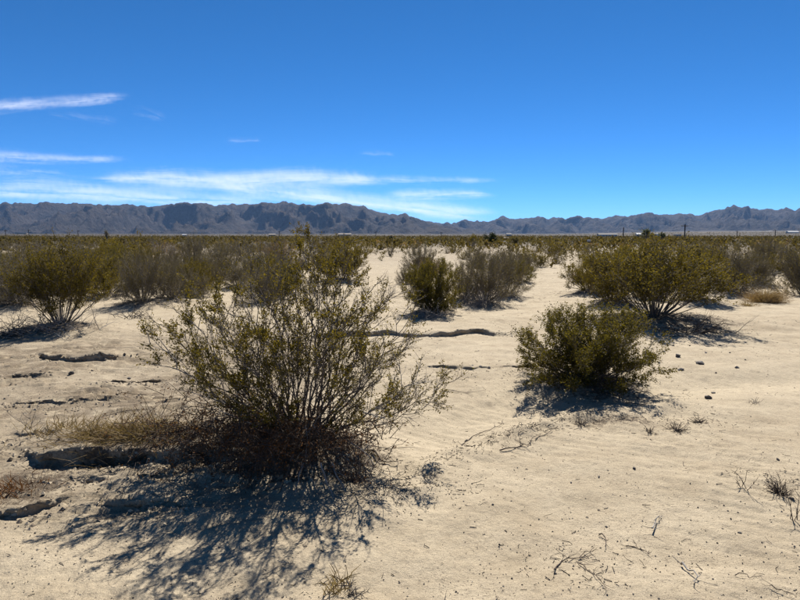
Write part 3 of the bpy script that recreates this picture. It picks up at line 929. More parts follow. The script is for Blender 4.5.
dead_pile('dead_branches', 'grey dead twigs lying in front of the far-left grey green bush', 135, 318, 46, 815, 22, M_stem, 0.30)
dead_pile('dead_branches', 'dark dead twigs beneath the nearest dense bush on the right', 600, 386, 110, 816, 30, M_stem_dark, 0.22)
dead_pile('dead_branches', 'pinkish grey dead twigs at foot of the grey centre bush', 478, 306, 34, 817, 40, M_stem_grey, 0.40, flat=0.9)

# ---- grasses
def grass(name, label, u, v, w_px, d_px, seed, n, length, mat, lean=0.5, cat='dry grass', up=1.0):
    x, y, z = ground_at(u, v)
    pl = Plant(seed); r = pl.r
    w, d = w_px * 0.5 * y / F_PX, d_px
    V, Q = [], []
    for i in range(n):
        px, py = r.gauss(0, 0.42) * w, r.gauss(0, 0.42) * d
        gz = H(x + px, y + py) - z
        L = length * r.uniform(0.4, 1.2)
        dr = Vector((r.gauss(0, lean), r.gauss(-0.1, lean), up * r.uniform(0.3, 1.0))).normalized()
        sd = dr.cross(pl.vec()).normalized() * 0.0022
        p0 = Vector((px, py, gz - 0.005)); p1 = p0 + dr * L * 0.55; p2 = p0 + dr * L + Vector((r.gauss(0, .2), r.gauss(0, .2), -0.3 * r.random())) * L * 0.5
        o = len(V)
        V += [p0 - sd, p0 + sd, p1 + sd, p1 - sd, p2 + sd * 0.4, p2 - sd * 0.4]
        Q += [(o, o + 1, o + 2, o + 3), (o + 3, o + 2, o + 4, o + 5)]
    tag(link(name, make_mesh(name, np.array([tuple(q) for q in V]), np.array(Q), False, [mat]), loc=(x, y, z)), label, cat)
grass('dry_grass', 'matted straw-coloured dry grass on the bank left of the foreground bush', 128, 436, 150, 0.28, 901, 1500, 0.20, M_straw, 0.9, up=0.7)
grass('dry_grass', 'thin brown dry grass on the bank near the left edge', 60, 430, 90, 0.22, 902, 160, 0.14, M_straw, 0.5)
grass('dry_grass', 'fluffy tan dry tuft on sand right of the grey right-hand bush', 766, 302, 34, 0.35, 903, 1500, 0.42, M_tan, 0.7)
grass('dry_grass', 'low brown dry tuft right in front of the fluffy tan tuft', 748, 306, 18, 0.25, 904, 160, 0.2, M_straw, 0.8)
grass('dry_grass', 'small pale dry sprouts at bottom edge below the foreground bush shadow', 338, 588, 30, 0.10, 905, 70, 0.10, M_straw, 0.6)
grass('dry_grass', 'sparse dry stalks at left edge between the two low banks', 12, 492, 60, 0.22, 906, 130, 0.12, M_rust, 0.6)

# ---- scattered single twigs and small dead plants
def twig_thing(name, label, pix, seed, mat, r0=0.006, side=5, lift=0.012, cat='twig', slen=0.07):
    pts = [ground_at(u, v) for u, v in pix]
    x, y, z = pts[0]
    pl = Plant(seed); r = pl.r
    P = []
    for i in range(len(pts) - 1):
        for t in (0.0, 0.34, 0.67):
            px = pts[i][0] * (1 - t) + pts[i + 1][0] * t; py = pts[i][1] * (1 - t) + pts[i + 1][1] * t
            P.append(Vector((px - x + r.gauss(0, 0.006), py - y + r.gauss(0, 0.006), H(px, py) - z + lift * r.uniform(0.2, 1.6))))
    P.append(Vector((pts[-1][0] - x, pts[-1][1] - y, pts[-1][2] - z + lift)))
    r0 = r0 * 0.62
    pl.lines.append((P, r0, r0 * 0.35, 5))
    for j in range(side):
        e = P[r.randint(0, len(P) - 1)]
        f = e + Vector((r.uniform(-1, 1), r.uniform(-1, 1), r.uniform(0, 0.5))).normalized() * slen * r.uniform(0.4, 1.3)
        f.z = max(f.z, H(x + f.x, y + f.y) - z + 0.003)
        pl.line(e, f, pl.vec() * 0.01, 3, r0 * 0.5, r0 * 0.25, 3, 0.06)
    tag(link(name, pl.branch_mesh(name, mat), loc=(x, y, z)), label, cat, 'twigs lying on the sand')
twig_thing('dead_twig', 'dark forked dead twig on sand at bottom centre-right, the longest there', [(554, 572), (562, 562), (580, 558), (594, 549)], 951, M_stem_dark, 0.006, 12)
twig_thing('dead_twig', 'thin dark twig trailing right below the forked bottom twig', [(578, 564), (592, 574), (606, 590)], 952, M_stem_dark, 0.005, 7, slen=0.05)
twig_thing('dead_twig', 'pale bleached twig with dark shadow at bottom right', [(680, 566), (688, 572), (698, 580), (693, 585)], 953, M_stem_grey, 0.009, 3, 0.02)
twig_thing('dead_twig', 'short bleached twig standing on edge above the pale bottom right twig', [(652, 533), (656, 522), (662, 519)], 954, M_stem_grey, 0.008, 5, 0.02, slen=0.05)
twig_thing('dead_twig', 'small dark broken twig between forked twig and bleached twig', [(599, 536), (605, 540), (606, 548)], 955, M_stem_dark, 0.007, 2, slen=0.03)
twig_thing('dead_twig', 'curved dark twig half buried in sand right of the broken twig', [(626, 547), (638, 548), (648, 555)], 956, M_stem_dark, 0.006, 4, 0.006, slen=0.04)
twig_thing('dead_twig', 'thin horizontal twig in rippled sand at bottom right', [(738, 577), (750, 579), (762, 578)], 957, M_stem_dark, 0.004, 1, slen=0.03)
twig_thing('dead_twig', 'branched dark twig at lower right corner', [(774, 590), (784, 594), (796, 600)], 958, M_stem_dark, 0.004, 8, slen=0.06)
twig_thing('dead_twig', 'dark twig lying on sand right of the foreground bush root', [(372, 452), (381, 463), (398, 464)], 959, M_stem_dark, 0.012, 3, 0.02)
twig_thing('dead_twig', 'thin dark twig beside the sandy chute right of foreground bush', [(446, 391), (466, 393), (486, 391)], 960, M_stem, 0.006, 5)
twig_thing('dead_twig', 'dark twig with tiny stubs on the low ridge at centre', [(462, 444), (478, 434), (496, 428), (504, 424)], 961, M_stem_dark, 0.007, 10, slen=0.06)
twig_thing('dead_twig', 'dark knotted twig on the low ridge right of the stubby twig', [(500, 452), (514, 448), (528, 446), (532, 440)], 962, M_stem_dark, 0.009, 14, slen=0.06)
twig_thing('dead_twig', 'fine twig spray at right end of the low centre ridge', [(534, 440), (548, 434), (556, 430)], 963, M_stem_dark, 0.005, 8, slen=0.06)
twig_thing('dead_twig', 'long thin twig on sand below the nearest dense right bush', [(625, 404), (640, 405), (650, 405)], 964, M_stem_dark, 0.007, 2)
twig_thing('dead_twig', 'thin twig at bottom left of centre under the bush shadow', [(262, 578), (278, 569), (292, 566)], 965, M_stem, 0.004, 5, slen=0.04)

def dead_plant(name, label, u, v, h_px, seed, n, mat, spread=0.8, cat='dead plant', leaves=0):
    x, y, z = ground_at(u, v)
    pl = Plant(seed); r = pl.r
    hgt = h_px * y / F_PX
    for i in range(n):
        d = Vector((r.gauss(0, spread), r.gauss(0, spread), r.uniform(0.25, 1))).normalized()
        a = Vector((r.gauss(0, 0.012), r.gauss(0, 0.012), -0.006))
        m = pl.line(a, a + d * hgt * r.uniform(0.5, 1.15), pl.vec() * hgt * 0.15, 4, 0.0030, 0.0012, 4, 0.05)
        for j in range(3):
            e = m[r.randint(1, 4)]
            f = e + (d + pl.vec() * 0.9).normalized() * hgt * r.uniform(0.15, 0.45)
            f.z = max(f.z, 0.002)
            pl.line(e, f, pl.vec() * 0.01, 2, 0.0018, 0.001, 3, 0.05)
    tag(link(name, pl.branch_mesh(name, mat), loc=(x, y, z)), label, cat, 'small dead plants on the sand')
dead_plant('dead_plant', 'small dead dark twiggy plant at right edge with a rock beside it', 780, 494, 22, 971, 34, M_stem_dark, 0.9)
dead_plant('dead_plant', 'single bare sprig standing left of the twiggy plant at right edge', 743, 488, 24, 972, 4, M_stem_dark, 0.35)
dead_plant('dead_plant', 'thin upright sprig at right edge under the twiggy dead plant', 793, 520, 28, 973, 4, M_stem_dark, 0.3)
dead_plant('dead_plant', 'low dead tuft with one tall stalk below the dense right bush', 676, 430, 14, 974, 22, M_stem_dark, 1.0)
dead_plant('dead_plant', 'dark low dead tuft right of the tall-stalk tuft', 699, 423, 9, 975, 26, M_stem_dark, 1.1)
dead_plant('dead_plant', 'thin dead tuft left of the tall-stalk tuft', 650, 432, 9, 976, 16, M_stem_dark, 1.1)
dead_plant('dead_plant', 'sparse grey tuft on sand below left of the dense right bush', 582, 424, 14, 977, 18, M_stem, 1.0)
dead_plant('dead_plant', 'bare twiggy sprout in sand at bottom edge below the foreground bush shadow', 352, 596, 18, 978, 12, M_stem, 0.7)
dead_plant('dead_plant', 'tiny wispy sprout on sand, upper right of the dark stone', 755, 403, 8, 979, 8, M_stem, 0.8)
dead_plant('dead_plant', 'wiry dead twigs on the left bank top near the dark hollow', 30, 428, 26, 980, 6, M_stem, 0.4)
dead_plant('dead_plant', 'pale wispy dry plant on sand between centre bush and the sandy gap', 391, 296, 22, 981, 20, M_stem_grey, 0.5)
dead_plant('dead_plant', 'dark twiggy tuft at right end of the foreground bush shadow', 352, 482, 26, 982, 40, M_stem_dark, 0.9)

# ---- rocks
def rock(label, u, v, w_px, seed, mat, squash=0.7):
    x, y, z = ground_at(u, v)
    r = 0.42 * w_px * y / F_PX
    rg = np.random.default_rng(seed)
    n, m = 7, 10
    th = np.linspace(0, math.pi, n); ph = np.arange(m) * 2 * math.pi / m
    V = [(0, 0, 1.0)]
    for t in th[1:-1]:
        for p in ph: V.append((math.sin(t) * math.cos(p), math.sin(t) * math.sin(p), math.cos(t)))
    V.append((0, 0, -1.0))
    V = np.array(V)
    for _ in range(14):                                    # chip flat faces off the lump
        d = rg.normal(size=3); d /= np.linalg.norm(d)
        k = V @ d
        cut = rg.uniform(0.45, 0.8)
        V = V - np.maximum(k - cut, 0)[:, None] * d
    V *= 1 + rg.normal(size=(len(V), 1)) * 0.05
    V = V * np.array([r * 1.12, r * rg.uniform(0.7, 1.1), r * squash])
    tri = [(0, 1 + j, 1 + (j + 1) % m) for j in range(m)]
    quad = [(1 + i * m + j, 1 + (i + 1) * m + j, 1 + (i + 1) * m + (j + 1) % m, 1 + i * m + (j + 1) % m) for i in range(n - 3) for j in range(m)]
    last = len(V) - 1; o = 1 + (n - 3) * m
    tri += [(last, o + (j + 1) % m, o + j) for j in range(m)]
    me = make_mesh('rock', V, [np.array(tri), np.array(quad)], False, [mat])
    tag(link('rock', me, loc=(x, y, z + r * squash * 0.25), rz=rg.uniform(0, 6)), label, 'rock', 'stones on the sand')
ROCKS = [
 ('lone dark stone on open sand right of centre', 634, 469, 7, 1, M_rock), ('dark flat stone on open sand near the right edge', 778, 460, 7, 2, M_rock),
 ('dark rock beside the twiggy dead plant at right edge', 791, 499, 7, 3, M_rock), ('largest dark rock right of the dense right bush', 699, 364, 12, 4, M_rock),
 ('dark rock up left of the largest rock by the dense bush', 678, 357, 9, 5, M_rock), ('small dark rock below left of the largest rock by the dense bush', 681, 370, 8, 6, M_rock),
 ('dark stone on open sand below the rock trio on the right', 709, 398, 10, 7, M_rock), ('flat sliver of stone just above the dark stone right of centre', 713, 393, 6, 8, M_rock),
 ('grey boulder-like stone left of the dense right bush', 549, 379, 6, 9, M_rock_pale), ('dark stone at front left foot of the dense right bush', 590, 385, 7, 10, M_rock),
 ('rightmost stone of the small row left of the dense bush', 489, 368, 7, 11, M_rock), ('middle stone of the small row left of the dense bush', 481, 367, 5, 12, M_rock_pale),
 ('leftmost stone of the small row left of the dense bush', 472, 366, 5, 13, M_rock_pale), ('tiny dark stone between the stone row and the grey stone', 534, 375, 4, 14, M_rock),
 ('tiny stone second right of the stone row', 528, 374, 4, 15, M_rock), ('dark rock at right edge below the green edge bush', 794, 281, 9, 16, M_rock),
 ('small dark stone in sand below the low centre ridge', 493, 505, 4, 17, M_rock), ('small stone near the end of the foreground bush shadow', 419, 515, 3, 18, M_rock),
 ('small dark stone right of the low centre ridge', 599, 477, 5, 19, M_rock_pale), ('small tan stone left of the lone dark stone', 571, 483, 4, 20, M_rock_pale),
 ('small pale stone right of the rock trio', 737, 368, 6, 21, M_rock_pale), ('dark stone at left tip of the low centre ridge', 466, 441, 7, 22, M_rock),
 ('dark clod at left end of the forked bottom twig', 555, 574, 5, 23, M_rock), ('small dark stone in the bottom right rippled sand', 740, 533, 6, 24, M_rock),
 ('small stone above the curved half-buried twig', 606, 527, 4, 25, M_rock), ('dark clod on the upper left bank near the narrow ledge', 72, 374, 9, 26, M_rock),
 ('small clod on the upper left bank right of the dark clod', 92, 371, 4, 27, M_rock), ('dark lump at right end of the narrow left ledge', 129, 380, 6, 28, M_rock)]
for a in ROCKS: rock(*a)
for i, (u, v, w) in enumerate(((545, 371, 4), (560, 377, 3), (615, 389, 4), (664, 352, 4), (659, 363, 5), (673, 346, 4), (720, 346, 4), (730, 353, 3), (690, 346, 3), (706, 353, 4), (745, 360, 3), (716, 373, 4), (631, 393, 4), (570, 389, 3), (668, 374, 4), (725, 336, 4))):
    rock('tiny stone on the sand ' + ('left of' if u < 575 else 'in front of' if u < 640 else 'close right of' if u < 682 else 'farther right of') + ' the nearest dense right bush', u, v, w, 60 + i, M_rock if i % 3 else M_rock_pale)

# ---- uncountable small stuff: pebbles and litter
def scatter_pebbles():
    rg = np.random.default_rng(5)
    N = 30000
    y = 2.0 + 9.0 * rg.random(N) ** 1.7
    x = (rg.random(N) * 2 - 1) * (0.74 * y + 0.3)
    keep = (fbm(x * 1.1, y * 1.1, 3, 77) + 0.35 * noise(x * 5, y * 5, 78)) > rg.random(N) * 0.75 - 0.42
    keep &= rg.random(N) > 0.9 * np.exp(-(path_dist(x, y, CHUTE) / 0.4) ** 2)
    x, y = x[keep], y[keep]
    z, _ = height(x, y)
    s = (0.0011 + 0.0046 * rg.random(len(x)) ** 5.0) * (0.75 + 0.11 * y)
    base = np.array([(1, 0, 0), (0, 1, 0), (-1, 0, 0), (0, -1, 0), (0, 0, 0.8), (0, 0, -0.6)])
    V = base[None] * s[:, None, None] * (1 + 0.3 * rg.normal(size=(len(x), 6, 1)).clip(-1.5, 1.5))
    a = rg.random(len(x)) * 6.28
    ca, sa = np.cos(a)[:, None], np.sin(a)[:, None]
    V = np.stack([V[..., 0] * ca - V[..., 1] * sa, V[..., 0] * sa + V[..., 1] * ca, V[..., 2]], -1)
    V = V + np.stack([x, y, z + s * 0.3], -1)[:, None]
    f = np.array([(0, 1, 4), (1, 2, 4), (2, 3, 4), (3, 0, 4)])
    F = (f[None] + 6 * np.arange(len(x))[:, None, None]).reshape(-1, 3)
    tag(link('pebbles', make_mesh('pebbles', V.reshape(-1, 3), F, False, [M_pebble])), 'fine pebbles and coarse grit strewn over the sand', kind='stuff')
scatter_pebbles()

def scatter_litter():
    rg = np.random.default_rng(8)
    X, Y = [], []
    for lx, ly, sx, sy, a in LITTER:
        n = int(420 * a * min(sx * sy, 1.2) + 110)
        X.append(lx + rg.normal(size=n) * sx * 0.75); Y.append(ly + rg.normal(size=n) * sy * 0.75)
    bar = np.array(BAR)
    tb = rg.random(700) * (len(bar) - 2)
    ib = tb.astype(int)
    pb = bar[ib] + (bar[ib + 1] - bar[ib]) * (tb - ib)[:, None]
    X.append(pb[:, 0] + rg.normal(size=700) * 0.09); Y.append(pb[:, 1] + rg.normal(size=700) * 0.07)
    n = 520
    yy = 2.1 + 7 * rg.random(n) ** 1.5
    X.append((rg.random(n) * 2 - 1) * 0.72 * yy); Y.append(yy)
    x, y = np.concatenate(X), np.concatenate(Y)
    z, _ = height(x, y)
    L = (0.006 + 0.060 * rg.random(len(x)) ** 4) * (0.8 + 0.05 * y)
    w = 0.0006 + 0.0011 * rg.random(len(x)) + 0.0001 * y
    a = rg.random(len(x)) * 6.28
    tilt = rg.random(len(x)) ** 2 * 0.5
    d = np.stack([np.cos(a) * np.cos(tilt), np.sin(a) * np.cos(tilt), np.sin(tilt)], -1)
    s1 = np.stack([-np.sin(a), np.cos(a), 0 * a], -1) * w[:, None]
    s2 = np.stack([0 * a, 0 * a, w * 1.8], -1)
    p0 = np.stack([x, y, z + 0.0015], -1); p1 = p0 + d * L[:, None]
    mid = (p0 + p1) / 2 + rg.normal(size=p0.shape) * 0.14 * L[:, None] * np.array([1, 1, 0.3])
    V = np.stack([p0 - s1, p0 + s1, p0 + s2, mid - s1, mid + s1, mid + s2, p1 - s1, p1 + s1, p1 + s2], 1)
    f = []
    for o in (0, 3):
        f += [(o, o + 1, o + 4, o + 3), (o + 1, o + 2, o + 5, o + 4), (o + 2, o, o + 3, o + 5)]
    F = (np.array(f)[None] + 9 * np.arange(len(x))[:, None, None]).reshape(-1, 4)
    tag(link('plant_litter', make_mesh('plant_litter', V.reshape(-1, 3), F, False, [M_litter])), 'broken twigs and dry bits strewn on the sand', kind='stuff')
scatter_litter()

def scatter_clods():
    """crumbled lumps of crusted sand along the banks"""
    rg = np.random.default_rng(18)
    X, Y = [], []
    for px, py, h, L, oh, seed in SCARPS[:10]:
        n = int(260 * (px[-1] - px[0]) + 60)
        x = rg.uniform(px[0], px[-1], n)
        X.append(x); Y.append(np.interp(x, px, py) + rg.normal(size=n) * 0.10 - 0.05)
    n = 3800
    x = rg.uniform(-4.5, -0.3, n); y = rg.uniform(2.9, 7.5, n)
    k = rg.random(n) < crust_mask(x, y)
    X.append(x[k]); Y.append(y[k])
    x = rg.normal(size=900) * 0.9 + hx - 0.4; y = rg.normal(size=900) * 0.28 + hy - 0.25
    X.append(x); Y.append(y)
    x, y = np.concatenate(X), np.concatenate(Y)
    z, dy = height(x, y)
    s = 0.003 + 0.018 * rg.random(len(x)) ** 4
    base = np.array([(1, 0, 0), (0.3, 0.9, 0.1), (-0.8, 0.5, 0), (-0.6, -0.8, 0.1), (0.5, -0.8, 0), (0.3, 0.1, 0.7), (-0.4, -0.1, 0.55)])
    V = base[None] * s[:, None, None] * (1 + 0.28 * rg.normal(size=(len(x), 7, 3)).clip(-1.5, 1.5))
    a = rg.random(len(x)) * 6.28
    ca, sa = np.cos(a)[:, None], np.sin(a)[:, None]
    V = np.stack([V[..., 0] * ca - V[..., 1] * sa, V[..., 0] * sa + V[..., 1] * ca, V[..., 2]], -1) + np.stack([x, y + dy, z - s * 0.1], -1)[:, None]
    f = np.array([(0, 1, 5), (1, 6, 5), (1, 2, 6), (2, 3, 6), (3, 4, 6), (4, 5, 6), (4, 0, 5)])
    F = (f[None] + 7 * np.arange(len(x))[:, None, None]).reshape(-1, 3)
    tag(link('sand_clods', make_mesh('sand_clods', V.reshape(-1, 3), F, False, [M_clod])), 'crumbled lumps of crusted sand along the low banks', kind='stuff')
M_clod = island_mat('crust_clod', [(0.0, (0.150, 0.112, 0.075)), (0.5, (0.270, 0.214, 0.143)), (1.0, (0.390, 0.315, 0.217))], 0.95)
scatter_clods()

# ------------------------------------------------------------------ the scrub of the plain
def low_shrub(seed, nleaf, leaf, mats, stems=26, open_=0.5):
    """a whole shrub in one mesh for those too far off to show their parts; half width 1, height 1"""
    pl = Plant(seed); r = pl.r
    tops = []
    for i in range(stems):
        a = r.uniform(0, 6.28); q = math.sqrt(r.random()); 
        z = math.sqrt(1 - (q * 0.94) ** 2) * r.uniform(0.6, 1.0)
        b = Vector((math.cos(a) * q, math.sin(a) * q, max(z, 0.15)))
        m = pl.line(Vector((b.x * 0.08, b.y * 0.08, -0.05)), b, Vector((0, 0, -0.06)), 4, 0.016, 0.008, 3, 0.04)
        tops.append(m)
        for k in range(3):
            e = m[r.randint(1, 4)]
            f = e + (pl.vec() + Vector((b.x * .5, b.y * .5, 0.6))).normalized() * r.uniform(0.12, 0.32)
            tops.append(pl.line(e, f, pl.vec() * 0.02, 2, 0.009, 0.005, 3, 0.05))
    for i in range(nleaf):
        m = tops[r.randrange(len(tops))]
        p = m[-1].lerp(m[len(m) // 2], r.random() ** 1.3)
        pl.leaf.append((p + pl.vec() * r.random() * 0.14, (pl.vec() + Vector((0, 0, 0.5))).normalized(), leaf * r.uniform(0.6, 1.3)))
    bm = pl.branch_mesh('tmp', mats[0])
    nb = len(bm.vertices)
    bv = np.empty(nb * 3, np.float32); bm.vertices.foreach_get('co', bv)
    bq = np.empty(len(bm.loops), np.int32); bm.loops.foreach_get('vertex_index', bq)
    lv, lq = pl.leaf_arrays(0.65)
    bpy.data.meshes.remove(bm)
    V = np.concatenate([bv.reshape(-1, 3), lv]); Q = np.concatenate([bq.reshape(-1, 4), lq + nb])
    mi = np.concatenate([np.zeros(len(bq) // 4, int), np.ones(len(lq), int)])
    return V, Q, mi
def shrub_mesh(name, mats, *a, **k):
    V, Q, mi = low_shrub(*a, mats, **k)
    return make_mesh(name, V, Q, False, mats, mi)

FARPROTO = {
 'green': [shrub_mesh('creosote_bush', [M_stem, M_leaf], 1001 + i, 1300, 0.062) for i in range(3)],
 'grey': [shrub_mesh('desert_shrub', [M_twig, M_leaf_grey], 1011 + i, 900, 0.050, stems=34) for i in range(3)],
 'tan': [shrub_mesh('dry_bush', [M_stem_grey, M_tan], 1021 + i, 700, 0.050, stems=34) for i in range(2)],
}
rs = random.Random(4242)
TANLEAF = PROTO['grey'][0][1].copy()
TANLEAF.materials.clear()
TANLEAF.materials.append(M_tan)
placed = [(x, y, 0.5 * (b[3] - b[2]) / F_PX * y) for (x, y), b in zip(bush_pos, BUSHES)] + [(hx, hy, 1.2)]
ZONES = [(30, 'near the left edge'), (110, 'beyond the large far-left bush'), (205, 'left of the foreground bush crown'), (300, "behind the foreground bush's left crown"), (385, "behind the foreground bush's right crown"),
         (470, 'beyond the compact round centre bush'), (560, 'beyond the central bush clump'), (640, 'left of the largest right-hand bush'), (720, 'behind the largest right-hand bush'), (999, 'near the right edge')]
def zone(u):
    return next(i for i, (k, _) in enumerate(ZONES) if u < k)
KLAB = {'green': 'small olive green bush', 'grey': 'small grey brown twiggy shrub', 'tan': 'small dry tan bush'}
KNAME = {'green': 'creosote_bush', 'grey': 'desert_shrub', 'tan': 'dry_bush'}
nfar = 0
tries = 0
while nfar < 290 and tries < 9000:
    tries += 1
    # nearer ones first, so the individuals are those that show largest
    y = 14.5 + (nfar / 290) ** 1.6 * 68 + rs.uniform(-1, 6)
    u = rs.uniform(-60, 860) if rs.random() < 0.65 else rs.uniform(-60, 330)
    x = (u - 400) / F_PX * y
    v = HORIZON + CAM_H / y * F_PX
    gap = (365 < u < 402 and y < 45) or (532 < u < 566 and y < 26) or (745 < u < 800 and y < 18) or (y < 24 and 430 < u < 560) or (y < 26 and 292 < u < 402)
    if gap: continue
    sz = rs.uniform(0.45, 0.95) if rs.random() < 0.75 else rs.uniform(0.9, 1.3)
    if 400 < u < 640 and y < 50: sz *= 0.75
    if u < 330: sz *= 1.12
    if any((x - px) ** 2 + (y - py) ** 2 < ((0.62 if u < 330 else 0.7) * (pr + sz)) ** 2 for px, py, pr in placed): continue
    placed.append((x, y, sz))
    k = rs.random()
    kind = 'green' if k < (0.32 if u > 250 else 0.17) else 'grey' if k < 0.93 else 'tan'
    hh = min(sz * rs.uniform(0.95, 1.45), 1.75)
    sc3 = (sz, sz * rs.uniform(0.85, 1.1), hh)
    if y < 30:
        pr = PROTO['grey' if kind == 'tan' else kind]
        bm, lm = pr[rs.randrange(len(pr))]
        o = link(KNAME[kind], None, loc=(x, y, H(x, y)), rz=rs.uniform(0, 6.28), s=sc3)
        link('branches', bm, o)
        tag(link('foliage', lm if kind != 'tan' else TANLEAF, o), kind='stuff')
    else:
        me = FARPROTO[kind][rs.randrange(len(FARPROTO[kind]))]
        o = link(KNAME[kind], me, loc=(x, y, H(x, y)), rz=rs.uniform(0, 6.28), s=sc3)
    zi = zone(u)
    band = 'front-row' if y < 24 else 'middle-distance' if y < 42 else 'far'
    lab = KLAB[kind].replace('small', band + (' wide' if sz > 0.85 else ' little')) + ' ' + ZONES[zi][1]
    tag(o, lab, 'bush', lab.replace(KLAB[kind][6:], KLAB[kind][6:] + ' cluster'))
    nfar += 1

def far_scrub():
    """the scrub beyond the nearest bushes: tens of thousands of clumps that read as one brown-green mass"""
    rg = np.random.default_rng(77)
    pro = []
    for i in range(12):
        V, Q, mi = low_shrub(1101 + i, 21 if i < 4 else 11 if i < 8 else 110, 0.36 if i < 4 else 0.55 if i < 8 else 0.15, None or [M_stem, M_leaf], stems=3)
        keep = mi == 1
        used = Q[keep]
        off = used.min()
        pro.append((V[off:], used - off))
    def batch(y0, y1, n, smin, smax, name_seed, first):
        rgl = np.random.default_rng(name_seed)
        y = np.sqrt(rgl.random(n) * (y1 ** 2 - y0 ** 2) + y0 ** 2)
        x = (rgl.random(n) * 2 - 1) * (0.74 * y + 6)
        d = fbm(x * 0.05, y * 0.02, 3, 600)
        keep = d > rgl.random(n) * 0.9 - 0.75
        x, y = x[keep], y[keep]
        z, _ = height(x, y)
        out = [[], [], []]
        for j in range(len(x)):
            V, Q = pro[first + j % 4]
            a = rgl.random() * 6.28
            s = rgl.uniform(smin, smax)
            ca, sa = math.cos(a) * s, math.sin(a) * s
            out[0].append(np.stack([V[:, 0] * ca - V[:, 1] * sa + x[j], V[:, 0] * sa + V[:, 1] * ca + y[j], V[:, 2] * s * rgl.uniform(0.9, 1.35) + z[j]], -1))
            out[1].append(Q)
            out[2].append(np.full(len(Q), (2 if rgl.random() < 0.05 else int(rgl.random() < 0.5))))
        return out
    Vs, Qs, Ms = [], [], []
    o = 0
    for args in ((22, 64, 1150, 0.24, 0.62, 9, 8), (50, 260, 7000, 0.5, 1.15, 1, 0), (260, 800, 8000, 0.7, 1.3, 2, 4), (800, 2600, 6000, 1.2, 2.2, 3, 4)):
        V, Q, Mi = batch(*args)
        for a, b, c in zip(V, Q, Mi):
            Vs.append(a); Qs.append(b + o); Ms.append(c); o += len(a)
    me = make_mesh('scrub', np.concatenate(Vs), np.concatenate(Qs), False, [M_scrub, M_leaf_grey, M_tan], np.concatenate(Ms))
    tag(link('scrub', me), 'brown green desert scrub covering the far plain', kind='stuff')
far_scrub()

# ------------------------------------------------------------------ distant trees
def tree(name, label, u, v_top, y, w_px, seed, leafm, nleaf, leaf, trunk_h=0.25, group='distant trees'):
    x = (u - 400) / F_PX * y
    z = H(x, y)
    h = CAM_H + (HORIZON - v_top) / F_PX * y - z
    half = 0.5 * w_px / F_PX * y
    pl = Plant(seed); r = pl.r
    root = link(name, None, loc=(x, y, z))
    tag(root, label, 'tree', group)
    tops = []
    base = pl.line(Vector((0, 0, -0.1)), Vector((r.uniform(-.1, .1), 0, h * (trunk_h + 0.3))), Vector((0.05, 0, 0)), 5, 0.05 * h, 0.025 * h, 6, 0.02)
    for i in range(22):
        a = r.uniform(0, 6.28); q = math.sqrt(r.random())
        zz = trunk_h + (1 - trunk_h) * (0.15 + 0.85 * math.sqrt(1 - (q * 0.95) ** 2) * r.uniform(0.35, 1.0))
        b = Vector((math.cos(a) * q * half * 0.9, math.sin(a) * q * half * 0.9, zz * h * 0.95))
        m = pl.line(base[r.randint(2, 5)], b, Vector((0, 0, 0.05 * h)), 4, 0.018 * h, 0.006 * h, 4, 0.04)
        tops.append(m)
    for i in range(nleaf):
        m = tops[r.randrange(len(tops))]
        p = m[-1].lerp(m[2], r.random() ** 1.5)
        pl.leaf.append((p + pl.vec() * r.random() * 0.30 * half, pl.vec(), leaf * r.uniform(0.6, 1.3)))
    link('trunk', pl.branch_mesh('trunk', M_stem), root)
    tag(link('crown', pl.leaf_mesh('crown', leafm, 0.7), root), kind='stuff')
tree('dark_tree', 'small dark green dense tree on the plain above the central bush clump', 490, 230, 92, 19, 1201, M_leaf_tree, 3600, 0.13, 0.05)
tree('olive_tree', 'sparse olive tree directly left of the small dark dense tree', 474, 232, 90, 14, 1202, M_leaf, 1100, 0.12, 0.08)
tree('olive_tree', 'sparse brownish small tree right of the dark dense tree', 513, 236, 94, 13, 1203, M_leaf_grey, 1000, 0.16, 0.1)
tree('round_tree', 'lone round dark bush-like tree on plain left of centre', 391, 235, 150, 9, 1204, M_leaf_tree, 900, 0.2, 0.05)
tree('pale_tree', 'pale green tree standing above the large right-hand bush', 645, 227.5, 130, 13, 1205, M_leaf_pale, 900, 0.22, 0.3)
tree('pale_tree', 'smaller pale tree right of the pale green tree', 660, 230.5, 134, 10, 1206, M_leaf_pale, 500, 0.22, 0.3)
tree('brown_tree', 'tall thin brown tree on the left plain against the mountains', 108, 226.5, 130, 6, 1207, M_leaf_grey, 190, 0.16, 0.3)

